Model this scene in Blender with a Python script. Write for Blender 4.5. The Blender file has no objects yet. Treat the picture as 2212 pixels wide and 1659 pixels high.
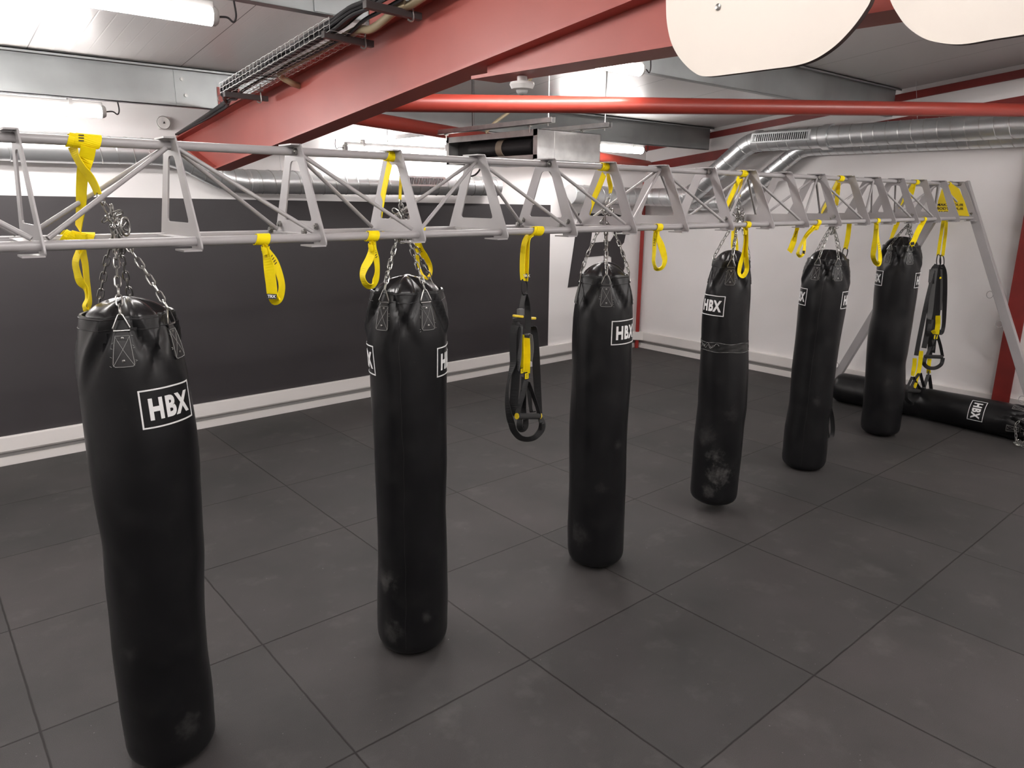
import bpy, bmesh, math, random
from mathutils import Vector, Matrix, Euler
from math import pi, sin, cos, tan, atan2, sqrt, radians, exp
random.seed(7)
scene = bpy.context.scene
COL = scene.collection

# ------------------------------------------------------------------ camera
FPX = 1559.8
YAW, PIT, ROL = radians(49.4728), radians(-14.3471), radians(.40777)
CAM = Vector((-1.18660, -2.39554, 2.28590))
_f = Vector((cos(YAW)*cos(PIT), sin(YAW)*cos(PIT), sin(PIT)))
_r0 = Vector((sin(YAW), -cos(YAW), 0)); _u0 = _r0.cross(_f)
RGT = cos(ROL)*_r0 + sin(ROL)*_u0
UPV = -sin(ROL)*_r0 + cos(ROL)*_u0
FWD = _f
cd = bpy.data.cameras.new('camera'); cam = bpy.data.objects.new('camera', cd); COL.objects.link(cam)
cd.sensor_width = 36; cd.sensor_fit = 'HORIZONTAL'; cd.lens = FPX*36/2212
cd.clip_start = .05
cam.matrix_world = Matrix(((RGT.x, UPV.x, -FWD.x, CAM.x), (RGT.y, UPV.y, -FWD.y, CAM.y), (RGT.z, UPV.z, -FWD.z, CAM.z), (0, 0, 0, 1)))
scene.camera = cam

def ray(px, py): return RGT*((px-1106)/FPX) - UPV*((py-829.5)/FPX) + FWD
def at(px, py, ax, val):
    d = ray(px, py); t = (val-CAM[ax])/d[ax]; return CAM + d*t
SL = .105
def zc(y): return 3.26 + SL*(3.8-y)          # underside of the roof
def roof(px, py, off):
    d = ray(px, py); t = (3.26+off+SL*3.8-SL*CAM.y-CAM.z)/(d.z+SL*d.y); return CAM + d*t
def pxm(p): return (Vector(p)-CAM).dot(FWD)/FPX     # metres per pixel at a point

# ------------------------------------------------------------------ materials
def mat(name, col, rough=.5, metal=0., spec=.5, noise=None, bump=None, emit=None, aniso=0, coat=0, rnoise=None):
    m = bpy.data.materials.new(name); m.use_nodes = True
    nt = m.node_tree; b = nt.nodes['Principled BSDF']
    b.inputs['Base Color'].default_value = (*col, 1); b.inputs['Roughness'].default_value = rough
    b.inputs['Metallic'].default_value = metal; b.inputs['Specular IOR Level'].default_value = spec
    if coat: b.inputs['Coat Weight'].default_value = coat; b.inputs['Coat Roughness'].default_value = .15
    if aniso: b.inputs['Anisotropic'].default_value = aniso
    tc = nt.nodes.new('ShaderNodeTexCoord')
    if noise:                       # (scale, other colour, low, high)
        n = nt.nodes.new('ShaderNodeTexNoise'); n.inputs['Scale'].default_value = noise[0]; n.inputs['Detail'].default_value = 5
        r = nt.nodes.new('ShaderNodeValToRGB'); r.color_ramp.elements[0].position = noise[2]; r.color_ramp.elements[1].position = noise[3]
        r.color_ramp.elements[0].color = (*col, 1); r.color_ramp.elements[1].color = (*noise[1], 1)
        nt.links.new(tc.outputs['Object'], n.inputs['Vector']); nt.links.new(n.outputs['Fac'], r.inputs['Fac']); nt.links.new(r.outputs['Color'], b.inputs['Base Color'])
    if rnoise:
        n = nt.nodes.new('ShaderNodeTexNoise'); n.inputs['Scale'].default_value = rnoise[0]; n.inputs['Detail'].default_value = 4
        mr = nt.nodes.new('ShaderNodeMapRange'); mr.inputs['To Min'].default_value = rnoise[1]; mr.inputs['To Max'].default_value = rnoise[2]
        mr.inputs['From Min'].default_value = .3; mr.inputs['From Max'].default_value = .7
        nt.links.new(tc.outputs['Object'], n.inputs['Vector']); nt.links.new(n.outputs['Fac'], mr.inputs['Value']); nt.links.new(mr.outputs['Result'], b.inputs['Roughness'])
    if bump:
        n = nt.nodes.new('ShaderNodeTexNoise'); n.inputs['Scale'].default_value = bump[0]; n.inputs['Detail'].default_value = 4
        bp = nt.nodes.new('ShaderNodeBump'); bp.inputs['Strength'].default_value = bump[1]; bp.inputs['Distance'].default_value = bump[2]
        nt.links.new(tc.outputs['Object'], n.inputs['Vector']); nt.links.new(n.outputs['Fac'], bp.inputs['Height']); nt.links.new(bp.outputs['Normal'], b.inputs['Normal'])
    if emit:
        b.inputs['Emission Color'].default_value = (*emit[0], 1); b.inputs['Emission Strength'].default_value = emit[1]
    return m
M = {}
M['wall'] = mat('white_wall_paint', (.79, .77, .765), .55, noise=(1.3, (.76, .74, .732), .35, .7), bump=(60, .05, .002))
M['black_wall'] = mat('black_wall_paint', (.028, .0245, .027), .5, noise=(.8, (.037, .033, .035), .3, .8), rnoise=(1.2, .42, .6))
M['trunk'] = mat('white_plastic', (.72, .69, .67), .4)
M['wire'] = mat('tray_wire', (.55, .55, .54), .4, .8)
M['gap'] = mat('grey_recess', (.25, .24, .235), .6)
M['truss'] = mat('grey_powder_coat', (.35, .335, .337), .38, noise=(5, (.325, .312, .314), .4, .7))
M['steel'] = mat('galvanised_steel', (.55, .57, .58), .35, .85, noise=(7, (.42, .44, .45), .4, .65), rnoise=(5, .25, .45))
M['purlin'] = mat('galvanised_purlin', (.37, .39, .39), .42, .6, noise=(2.2, (.30, .315, .315), .35, .7), rnoise=(2, .35, .5))
M['duct'] = mat('spiral_duct_steel', (.74, .76, .77), .33, .85, noise=(3, (.66, .68, .69), .4, .7))
M['chrome'] = mat('zinc_chain', (.36, .355, .34), .3, 1.)
M['red'] = mat('red_oxide_paint', (.39, .084, .066), .45, noise=(2.4, (.355, .074, .058), .4, .7))
M['red2'] = mat('dark_red_paint', (.22, .022, .018), .45, noise=(4, (.17, .018, .015), .4, .7))
M['redtube'] = mat('red_tube_paint', (.27, .034, .022), .38, noise=(3, (.24, .03, .02), .4, .7))
M['vinyl'] = mat('black_vinyl', (.0055, .0055, .0063),   .36, spec=.36, noise=(6, (.010, .010, .0105), .52, .75), bump=(14, .10, .008), rnoise=(3, .28, .42))
M['vinyl_cap'] = mat('black_vinyl_cap', (.010, .009, .010), .26, spec=.5, bump=(9, .25, .01))
M['scuff'] = mat('chalk_scuff', (.10, .10, .10), .8)
M['patch'] = mat('black_leather_patch', (.011, .010, .011), .5, bump=(80, .1, .002))
M['stitch'] = mat('grey_thread', (.30, .30, .29), .8)
M['white'] = mat('white_print', (.72, .72, .72), .6)
M['yellow'] = mat('yellow_webbing', (.86, .68, .004), .6, spec=.2, noise=(30, (.80, .61, .004), .4, .7), bump=(260, .15, .001))
M['yellowp'] = mat('yellow_plastic', (.75, .55, .02), .4)
M['blackweb'] = mat('black_webbing', (.012, .012, .013), .6, bump=(260, .15, .001))
M['greyweb'] = mat('grey_webbing', (.10, .10, .10), .65, bump=(260, .15, .001))
M['blackp'] = mat('black_plastic', (.012, .012, .012), .4)
M['foam'] = mat('black_foam', (.022, .022, .022), .85, bump=(150, .2, .002))
M['alu'] = mat('bright_sheet_metal', (.66, .66, .65), .33, .8, noise=(9, (.50, .50, .50), .35, .7))
M['dark'] = mat('dark_interior', (.010, .009, .010), .5)
M['tan'] = mat('tan_tape', (.30, .24, .18), .6)
M['cable'] = mat('black_cable', (.022, .020, .022), .5)
M['conduit'] = mat('beige_conduit', (.36, .29, .18), .55)
M['bracket'] = mat('dark_channel', (.07, .062, .062), .5, .4)
M['cream'] = mat('cream_board', (.62, .565, .505), .5, noise=(1.5, (.59, .535, .48), .35, .75))
M['edge'] = mat('brown_board_edge', (.055, .03, .025), .6)
M['whitep'] = mat('white_plastic_device', (.75, .73, .71), .4)
M['lampbody'] = mat('grey_lamp_housing', (.45, .44, .43), .5)
M['lens'] = mat('lamp_diffuser', (.9, .9, .9), .4, emit=((1, .955, .93), 11.5))
M['tape'] = mat('black_tape', (.016, .016, .016), .22)
M['banner'] = mat('yellow_banner', (.80, .60, .012), .5)
M['pipe'] = mat('red_pipe_paint', (.30, .022, .018), .35)

def worn_vinyl(spots):
    """the bag vinyl with chalky rubbed spots (centre, radius, amount)"""
    m = M['vinyl'].copy(); m.name = 'scuffed_vinyl'; nt = m.node_tree; N = nt.nodes; L = nt.links; b = N['Principled BSDF']
    src = b.inputs['Base Color'].links[0].from_socket; tc = N.new('ShaderNodeTexCoord')
    nz = N.new('ShaderNodeTexNoise'); nz.inputs['Scale'].default_value = 26; nz.inputs['Detail'].default_value = 6; nz.inputs['Roughness'].default_value = .65; L.new(tc.outputs['Object'], nz.inputs['Vector'])
    for c, r, amt in spots:
        d = N.new('ShaderNodeVectorMath'); d.operation = 'DISTANCE'; L.new(tc.outputs['Object'], d.inputs[0]); d.inputs[1].default_value = c
        f = N.new('ShaderNodeMapRange'); f.inputs['From Min'].default_value = r; f.inputs['From Max'].default_value = r*.1; f.inputs['To Max'].default_value = .42; L.new(d.outputs['Value'], f.inputs['Value'])
        a = N.new('ShaderNodeMath'); a.operation = 'ADD'; L.new(f.outputs[0], a.inputs[0]); L.new(nz.outputs['Fac'], a.inputs[1])
        g = N.new('ShaderNodeMapRange'); g.inputs['From Min'].default_value = .68; g.inputs['From Max'].default_value = .98; g.inputs['To Max'].default_value = amt; L.new(a.outputs[0], g.inputs['Value'])
        x = N.new('ShaderNodeMix'); x.data_type = 'RGBA'; L.new(g.outputs[0], x.inputs[0]); L.new(src, x.inputs[6]); x.inputs[7].default_value = (.16, .155, .15, 1); src = x.outputs[2]
    L.new(src, b.inputs['Base Color']); return m

def floor_mat():
    m = bpy.data.materials.new('rubber_tiles'); m.use_nodes = True; nt = m.node_tree; N = nt.nodes; L = nt.links
    b = N['Principled BSDF']; tc = N.new('ShaderNodeTexCoord')
    def noise(s, d=4, r=.5, vec=None):
        n = N.new('ShaderNodeTexNoise'); n.inputs['Scale'].default_value = s; n.inputs['Detail'].default_value = d; n.inputs['Roughness'].default_value = r
        L.new(vec or tc.outputs['Object'], n.inputs['Vector']); return n
    def ramp(src, stops):
        r = N.new('ShaderNodeValToRGB'); e = r.color_ramp.elements
        e[0].position, e[0].color = stops[0][0], (*stops[0][1], 1); e[1].position, e[1].color = stops[-1][0], (*stops[-1][1], 1)
        for p, c in stops[1:-1]:
            q = e.new(p); q.color = (*c, 1)
        L.new(src, r.inputs['Fac']); return r
    def mix(fac, a, bb, mode='MIX'):
        x = N.new('ShaderNodeMix'); x.data_type = 'RGBA'; x.blend_type = mode
        if isinstance(fac, float): x.inputs[0].default_value = fac
        else: L.new(fac, x.inputs[0])
        for i, v in ((6, a), (7, bb)):
            if isinstance(v, tuple): x.inputs[i].default_value = (*v, 1)
            else: L.new(v, x.inputs[i])
        return x.outputs[2]
    base = ramp(noise(1.1, 5, .6).outputs['Fac'], [(.32, (.036, .035, .0345)), (.5, (.047, .044, .0435)), (.68, (.055, .050, .0505))]).outputs['Color']
    # tile to tile tone
    vo = N.new('ShaderNodeVectorMath'); vo.operation = 'FLOOR'; L.new(tc.outputs['Object'], vo.inputs[0])
    wn = N.new('ShaderNodeTexWhiteNoise'); wn.noise_dimensions = '3D'; L.new(vo.outputs[0], wn.inputs['Vector'])
    tone = ramp(wn.outputs['Value'], [(0., (.84, .86, .86)), (1., (1.08, 1.05, 1.05))]).outputs['Color']
    c = mix(1., base, tone, 'MULTIPLY')
    # granules
    g = ramp(noise(420, 2, .7).outputs['Fac'], [(.35, (.62, .62, .62)), (.5, (1, 1, 1)), (.7, (1.5, 1.46, 1.45))]).outputs['Color']
    c = mix(.8, c, mix(1., c, g, 'MULTIPLY'))
    # pale dust smudges
    sm = ramp(noise(3.4, 6, .62).outputs['Fac'], [(.56, (0, 0, 0)), (.74, (1, 1, 1))])
    c = mix(.30, c, mix(sm.outputs['Color'], c, (.12, .114, .11)))
    fl = ramp(noise(65, 1, .5).outputs['Fac'], [(.78, (0, 0, 0)), (.80, (1, 1, 1))])
    c = mix(fl.outputs['Color'], c, (.15, .145, .14))
    # joints
    sp = N.new('ShaderNodeSeparateXYZ'); L.new(tc.outputs['Object'], sp.inputs[0])
    wob = noise(9, 2); masks = []
    for ax in (0, 1):
        a = N.new('ShaderNodeMath'); a.operation = 'MULTIPLY_ADD'; L.new(wob.outputs['Fac'], a.inputs[0]); a.inputs[1].default_value = .006; L.new(sp.outputs[ax], a.inputs[2])
        p = N.new('ShaderNodeMath'); p.operation = 'PINGPONG'; L.new(a.outputs[0], p.inputs[0]); p.inputs[1].default_value = .5
        q = N.new('ShaderNodeMapRange'); L.new(p.outputs[0], q.inputs['Value']); q.inputs['From Min'].default_value = .002; q.inputs['From Max'].default_value = .0065
        masks.append(q)
    mn = N.new('ShaderNodeMath'); mn.operation = 'MINIMUM'; L.new(masks[0].outputs[0], mn.inputs[0]); L.new(masks[1].outputs[0], mn.inputs[1])
    c = mix(mn.outputs[0], (.010, .008, .0075), c)
    L.new(c, b.inputs['Base Color'])
    b.inputs['Roughness'].default_value = .62; b.inputs['Specular IOR Level'].default_value = .35
    bp = N.new('ShaderNodeBump'); bp.inputs['Strength'].default_value = .5; bp.inputs['Distance'].default_value = .004
    ad = N.new('ShaderNodeMath'); ad.operation = 'MULTIPLY_ADD'; L.new(noise(300, 2).outputs['Fac'], ad.inputs[0]); ad.inputs[1].default_value = .25; L.new(mn.outputs[0], ad.inputs[2])
    L.new(ad.outputs[0], bp.inputs['Height']); L.new(bp.outputs['Normal'], b.inputs['Normal'])
    return m
M['floor'] = floor_mat()

def ceil_mat():
    m = bpy.data.materials.new('ribbed_metal_ceiling'); m.use_nodes = True; nt = m.node_tree; N = nt.nodes; L = nt.links
    b = N['Principled BSDF']; tc = N.new('ShaderNodeTexCoord')
    sp = N.new('ShaderNodeSeparateXYZ'); L.new(tc.outputs['Object'], sp.inputs[0])
    b.inputs['Base Color'].default_value = (.66, .645, .635, 1); b.inputs['Roughness'].default_value = .37; b.inputs['Metallic'].default_value = .12
    b.inputs['Specular IOR Level'].default_value = .6
    # shallow ribs running down the slope
    p = N.new('ShaderNodeMath'); p.operation = 'PINGPONG'; L.new(sp.outputs[0], p.inputs[0]); p.inputs[1].default_value = .05
    q = N.new('ShaderNodeMapRange'); L.new(p.outputs[0], q.inputs['Value']); q.inputs['From Min'].default_value = .0; q.inputs['From Max'].default_value = .006
    bp = N.new('ShaderNodeBump'); bp.inputs['Strength'].default_value = .35; bp.inputs['Distance'].default_value = .0015
    L.new(q.outputs[0], bp.inputs['Height']); L.new(bp.outputs['Normal'], b.inputs['Normal'])
    # panel joints every metre
    a = N.new('ShaderNodeMath'); a.operation = 'ADD'; L.new(sp.outputs[0], a.inputs[0]); a.inputs[1].default_value = .25
    p2 = N.new('ShaderNodeMath'); p2.operation = 'PINGPONG'; L.new(a.outputs[0], p2.inputs[0]); p2.inputs[1].default_value = .5
    q2 = N.new('ShaderNodeMapRange'); L.new(p2.outputs[0], q2.inputs['Value']); q2.inputs['From Min'].default_value = .002; q2.inputs['From Max'].default_value = .004
    x = N.new('ShaderNodeMix'); x.data_type = 'RGBA'; L.new(q2.outputs[0], x.inputs[0]); x.inputs[6].default_value = (.12, .115, .11, 1); x.inputs[7].default_value = (.66, .645, .635, 1)
    L.new(x.outputs[2], b.inputs['Base Color'])
    return m
M['ceil'] = ceil_mat()

# ------------------------------------------------------------------ mesh building
class MB:
    def __init__(s): s.v = []; s.f = []; s.mi = []; s.cur = 0
    def add(s, vs, fs):
        o = len(s.v); s.v += [tuple(v) for v in vs]
        for f in fs: s.f.append([i+o for i in f]); s.mi.append(s.cur)
        return s
    def hexa(s, p):       # 8 corners: bottom ring then top ring
        return s.add(p, [(3, 2, 1, 0), (4, 5, 6, 7), (0, 1, 5, 4), (1, 2, 6, 5), (2, 3, 7, 6), (3, 0, 4, 7)])
    def box(s, c, size, M3=None):
        c = Vector(c); h = Vector(size)/2; P = []
        for z in (-1, 1):
            for x, y in ((-1, -1), (1, -1), (1, 1), (-1, 1)):
                q = Vector((x*h.x, y*h.y, z*h.z))
                if M3 is not None: q = M3 @ q
                P.append(c+q)
        return s.hexa(P)
    def b2(s, lo, hi):
        lo, hi = Vector(lo), Vector(hi); return s.box((lo+hi)/2, hi-lo)
    def bar(s, a, b, w, h, up=(0, 0, 1)):     # rectangular bar, w across, h along 'up'
        a, b = Vector(a), Vector(b); d = (b-a).normalized(); u = Vector(up); x = d.cross(u).normalized(); u = x.cross(d)
        P = []
        for e in (a, b):
            for i, j in ((-1, -1), (1, -1), (1, 1), (-1, 1)): P.append(e + x*(i*w/2) + u*(j*h/2))
        return s.hexa(P)
    def tube(s, pts, r, n=12, closed=False, cap=True):
        pts = [Vector(p) for p in pts]; k = len(pts); rr = r if isinstance(r, (list, tuple)) else [r]*k
        tang = []
        for i in range(k):
            if closed: t = pts[(i+1) % k]-pts[i-1]
            else: t = pts[min(i+1, k-1)]-pts[max(i-1, 0)]
            tang.append(t.normalized() if t.length > 1e-9 else Vector((0, 0, 1)))
        a = tang[0].orthogonal().normalized(); vs = []; o = len(s.v)
        for i in range(k):
            t = tang[i]; a = (a - t*a.dot(t)); a = a.normalized() if a.length > 1e-6 else t.orthogonal().normalized(); b = t.cross(a)
            for j in range(n):
                w = 2*pi*j/n; vs.append(pts[i] + (a*cos(w)+b*sin(w))*rr[i])
        fs = []
        for i in range(k if closed else k-1):
            i2 = (i+1) % k
            for j in range(n): fs.append((i*n+j, i*n+(j+1) % n, i2*n+(j+1) % n, i2*n+j))
        if not closed and cap:
            fs.append(tuple(range(n-1, -1, -1))); fs.append(tuple((k-1)*n+j for j in range(n)))
        return s.add(vs, fs)
    def cyl(s, a, b, r, n=24): return s.tube([a, b], r, n)
    def ribbon(s, pts, wv, w, t=.0022):        # pts: centre line; wv: width vectors; w: width (number or list)
        pts = [Vector(p) for p in pts]; k = len(pts); vs = []
        for i in range(k):
            tg = (pts[min(i+1, k-1)]-pts[max(i-1, 0)]).normalized(); x = Vector(wv[i] if isinstance(wv, list) else wv); x = (x-tg*x.dot(tg)).normalized(); n = tg.cross(x)
            ww = (w[i] if isinstance(w, (list, tuple)) else w)/2
            for p, q in ((-1, -1), (1, -1), (1, 1), (-1, 1)): vs.append(pts[i]+x*(p*ww)+n*(q*t/2))
        fs = [(3, 2, 1, 0), tuple((k-1)*4+j for j in range(4))]
        for i in range(k-1):
            for j in range(4): fs.append((i*4+j, i*4+(j+1) % 4, (i+1)*4+(j+1) % 4, (i+1)*4+j))
        return s.add(vs, fs)
    def lathe(s, prof, n=24, M4=None):
        vs = []; k = len(prof)
        for r, z in prof:
            for j in range(n):
                v = Vector((r*cos(2*pi*j/n), r*sin(2*pi*j/n), z)); vs.append(M4 @ v if M4 else v)
        fs = [tuple(range(n-1, -1, -1)), tuple((k-1)*n+j for j in range(n))]
        for i in range(k-1):
            for j in range(n): fs.append((i*n+j, i*n+(j+1) % n, (i+1)*n+(j+1) % n, (i+1)*n+j))
        return s.add(vs, fs)
    def prism(s, poly, off):          # planar polygon (3D points) extruded by vector
        p = [Vector(q) for q in poly]; o = Vector(off); n = len(p)
        fs = [tuple(range(n-1, -1, -1)), tuple(range(n, 2*n))] + [(i, (i+1) % n, n+(i+1) % n, n+i) for i in range(n)]
        return s.add(p+[q+o for q in p], fs)
    def mesh(s, me, M4, off=0):
        return s.add([M4 @ v.co for v in me.vertices], [tuple(p.vertices) for p in me.polygons])
    def build(s, name, m, parent=None, smooth=False, bevel=0, angle=40, origin=None):
        me = bpy.data.meshes.new(name)
        if origin is not None:
            og = Vector(origin); s.v = [tuple(Vector(v)-og) for v in s.v]
        elif parent is None:            # own origin at the foot of the piece
            xs = list(zip(*s.v)); og = Vector(((min(xs[0])+max(xs[0]))/2, (min(xs[1])+max(xs[1]))/2, min(xs[2]))); s.v = [tuple(Vector(v)-og) for v in s.v]
        else:
            pl = ROOTLOC.get(parent.name, Vector()); s.v = [tuple(Vector(v)-pl) for v in s.v]; og = Vector()
        me.from_pydata(s.v, [], s.f)
        ms = m if isinstance(m, list) else [m]
        for q in ms: me.materials.append(q)
        if len(ms) > 1: me.polygons.foreach_set('material_index', s.mi)
        bm = bmesh.new(); bm.from_mesh(me); bmesh.ops.recalc_face_normals(bm, faces=bm.faces); bm.to_mesh(me); bm.free()
        o = bpy.data.objects.new(name, me); COL.objects.link(o)
        if parent is not None: o.parent = parent; ROOTLOC[o.name] = ROOTLOC.get(parent.name, Vector())
        else: o.location = og; ROOTLOC[o.name] = og
        if smooth:
            me.polygons.foreach_set('use_smooth', [True]*len(me.polygons))
            try: me.set_sharp_from_angle(angle=radians(angle))
            except Exception: pass
        if bevel:
            bv = o.modifiers.new('bevel', 'BEVEL'); bv.width = bevel; bv.segments = 2; bv.limit_method = 'ANGLE'
        return o
ROOTLOC = {}
def tag(o, label=None, cat=None, group=None, kind=None):
    if label: o['label'] = label
    if cat: o['category'] = cat
    if group: o['group'] = group
    if kind: o['kind'] = kind
    return o
def thing(name, loc, label, cat, group=None):
    o = bpy.data.objects.new(name, None); COL.objects.link(o); o.location = loc; o.empty_display_size = .1
    ROOTLOC[o.name] = Vector(loc)
    return tag(o, label, cat, group)

def plate_mesh(outer, holes, th):
    """flat plate with holes, in the XY plane, th thick (centred)"""
    c = bpy.data.curves.new('outline', 'CURVE'); c.dimensions = '2D'; c.fill_mode = 'BOTH'; c.extrude = th/2
    for lp in [outer]+holes:
        sp = c.splines.new('POLY'); sp.points.add(len(lp)-1); sp.use_cyclic_u = True
        for i, p in enumerate(lp): sp.points[i].co = (p[0], p[1], 0, 1)
    o = bpy.data.objects.new('outline', c); me = bpy.data.meshes.new_from_object(o)
    bpy.data.objects.remove(o); bpy.data.curves.remove(c); return me
def text_mesh(txt, size, bold=0., ext=.0, shear=0., align='CENTER', sub=0, space=1.):
    c = bpy.data.curves.new('lettering', 'FONT'); c.body = txt; c.size = size; c.offset = bold; c.extrude = ext; c.shear = shear
    c.align_x = align; c.align_y = 'CENTER'; c.resolution_u = 4; c.space_character = space
    o = bpy.data.objects.new('lettering', c); me = bpy.data.meshes.new_from_object(o)
    bpy.data.objects.remove(o); bpy.data.curves.remove(c)
    if sub:
        bm = bmesh.new(); bm.from_mesh(me); bmesh.ops.triangulate(bm, faces=bm.faces)
        for k in range(sub):
            es = [e for e in bm.edges if abs(e.verts[0].co.x-e.verts[1].co.x) > .015]
            if not es: break
            bmesh.ops.subdivide_edges(bm, edges=es, cuts=1); bmesh.ops.triangulate(bm, faces=bm.faces)
        bm.to_mesh(me); bm.free()
    return me
def rounded(poly, r, n=4):
    out = []; k = len(poly)
    for i in range(k):
        p = Vector(poly[i]).to_2d(); a = (Vector(poly[i-1]).to_2d()-p); b = (Vector(poly[(i+1) % k]).to_2d()-p)
        rr = r[i] if isinstance(r, (list, tuple)) else r
        if rr <= 0: out.append(tuple(p)); continue
        q0 = p+a.normalized()*min(rr, a.length*.49); q1 = p+b.normalized()*min(rr, b.length*.49)
        for j in range(n+1):
            t = j/n; out.append(tuple(q0*(1-t)**2 + p*2*t*(1-t) + q1*t*t))
    return out
def smooth_path(pts, n=6, closed=False):
    pts = [Vector(p) for p in pts]; k = len(pts); out = []
    for i in range(k if closed else k-1):
        p1, p2 = pts[i], pts[(i+1) % k]
        p0 = pts[i-1] if (closed or i > 0) else p1*2-p2
        p3 = pts[(i+2) % k] if (closed or i+2 < k) else p2*2-p1
        for j in range(n):
            t = j/n
            out.append(.5*((2*p1)+(p2-p0)*t+(2*p0-5*p1+4*p2-p3)*t*t+(3*p1-p0-3*p2+p3)*t**3))
    if not closed: out.append(pts[-1])
    return out

# ================================================================== the room
XL, XR, YB, YN = -5.0, 7.77, 5.0, -6.0
def struct(name, mb, m, **k): return tag(mb.build(name, m, **k), kind='structure')
struct('floor', MB().b2((XL-.1, YN-.1, -.1), (XR+.1, YB+.1, 0)), M['floor'], origin=(0, 0, 0))
struct('wall_left', MB().b2((XL-.1, YB, 0), (XR+.1, YB+.1, zc(YB))), M['wall'])
for nm, x in (('wall_right', XR), ('wall_back', XL-.1)):
    struct(nm, MB().prism([(x, YN, 0), (x, YB, 0), (x, YB, zc(YB)), (x, YN, zc(YN))], (.1, 0, 0)), M['wall'])
struct('wall_front', MB().b2((XL-.1, YN-.1, 0), (XR+.1, YN, zc(YN))), M['wall'])
ya, yb = YN-.1, YB+.1
struct('ceiling', MB().hexa([(XL-.1, ya, zc(ya)), (XR+.1, ya, zc(ya)), (XR+.1, yb, zc(yb)), (XL-.1, yb, zc(yb)),
                             (XL-.1, ya, zc(ya)+.1), (XR+.1, ya, zc(ya)+.1), (XR+.1, yb, zc(yb)+.1), (XL-.1, yb, zc(yb)+.1)]), M['ceil'], origin=(0, 0, 0))
struct('baseboard_left', MB().b2((XL, 4.972, 0), (XR, YB, .078)), M['trunk'], bevel=.003)
struct('baseboard_right', MB().b2((7.742, YN, 0), (XR, 4.972, .078)), M['trunk'], bevel=.003)
struct('trim_1', MB().b2((XL, 4.945, .135), (XR, YB, .262)).b2((XL, 4.965, .118), (XR, YB, .135)), M['trunk'], bevel=.004)
struct('trim_2', MB().b2((7.715, YN, .135), (XR, 4.945, .262)).b2((7.735, YN, .118), (XR, 4.945, .135)).prism([(7.60, 4.945, .135), (7.715, 4.83, .135), (7.715, 4.945, .135)], (0, 0, .127)), M['trunk'], bevel=.004)
struct('trim_3', MB().b2((XL, 4.985, .078), (XR, YB, .118)), M['gap'])
struct('trim_4', MB().b2((7.755, YN, .078), (XR, 4.985, .118)), M['gap'])

# black painted rectangle and the letter on the left wall
tag(MB().prism([(-2.6, 4.992, .262), (5.80, 4.992, .262), (5.80, 4.992, 2.215), (-2.6, 4.992, 2.315)], (0, .008, 0)).build('wall_panel', M['black_wall']),
    'large matte black rectangle on the white wall behind the hanging bags', 'wall panel')
def wallxz(p): q = at(p[0], p[1], 1, 4.99); return (q.x, q.z)
Bo = [(1227, 621), (1241, 525), (1250, 461), (1328, 461), (1343, 466), (1351, 482), (1352, 506), (1348, 524), (1339, 534), (1346, 543), (1350, 558), (1349, 580), (1342, 597), (1328, 606)]
B1 = [(1281, 490), (1318, 488), (1325, 493), (1326, 510), (1319, 521), (1276, 525)]
B2 = [(1263, 556), (1313, 551), (1321, 556), (1321, 574), (1313, 582), (1257, 590)]
me = plate_mesh([wallxz(p) for p in Bo], [[wallxz(p) for p in B1], [wallxz(p) for p in B2]], .006)
tag(MB().mesh(me, Matrix(((1, 0, 0, 0), (0, 0, -1, 4.994), (0, 1, 0, 0), (0, 0, 0, 1)))).build('wall_letter', M['black_wall']),
    'big black slanted letter B painted on the white wall behind the third bag', 'wall lettering')

# ------------------------------------------------------------------ roof steel
RX = 1.07
def zb(y): return 2.734-.105*(y-2)
def zt(y): return 3.115-.105*(y-2)
def ibeam(parent, x, y0, y1, fb, ft, fw, m):
    """web and two flanges running along y"""
    web = MB().prism([(x-.006, y0, fb(y0)), (x-.006, y1, fb(y1)), (x-.006, y1, ft(y1)), (x-.006, y0, ft(y0))], (.012, 0, 0)); web.build('web', m, parent)
    for nm, f, s in (('bottom_flange', fb, -1), ('top_flange', ft, 1)):
        MB().prism([(x-fw/2, y0, f(y0)), (x-fw/2, y1, f(y1)), (x-fw/2, y1, f(y1)+s*.014), (x-fw/2, y0, f(y0)+s*.014)], (fw, 0, 0)).build(nm, m, parent)
rb = thing('roof_beam', (RX, 4.0, 2.5), 'heavy red steel I-beam sloping up from the left wall with cable tray on it', 'steel beam')
YE = 4.06
MB().prism([(RX-.006, YE, zb(YE)), (RX-.006, 4.99, zb(YE)+.285), (RX-.006, 4.99, zt(4.99)), (RX-.006, -5.9, zt(-5.9)), (RX-.006, -5.9, zb(-5.9))], (.012, 0, 0)).build('web', M['red'], rb)
MB().prism([(RX-.08, YE, zb(YE)), (RX-.08, -5.9, zb(-5.9)), (RX-.08, -5.9, zb(-5.9)-.014), (RX-.08, YE, zb(YE)-.014)], (.16, 0, 0)).build('bottom_flange', M['red'], rb)
MB().prism([(RX-.08, 4.99, zt(4.99)), (RX-.08, -5.9, zt(-5.9)), (RX-.08, -5.9, zt(-5.9)+.014), (RX-.08, 4.99, zt(4.99)+.014)], (.16, 0, 0)).build('top_flange', M['red'], rb)
MB().prism([(RX-.08, YE, zb(YE)-.014), (RX-.08, 4.99, zb(YE)+.27), (RX-.08, 4.99, zb(YE)+.285), (RX-.08, YE, zb(YE))], (.16, 0, 0)).build('end_plate', M['red'], rb)
hz = 2.835; yh = .43
hb = MB().prism([(RX-.006, yh, hz), (RX-.006, -2.6, hz-.05), (RX-.006, -2.6, zb(-2.6)-.014), (RX-.006, yh, zb(yh)-.014)], (.012, 0, 0)).build('haunch_web', M['red'], rb)
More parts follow.
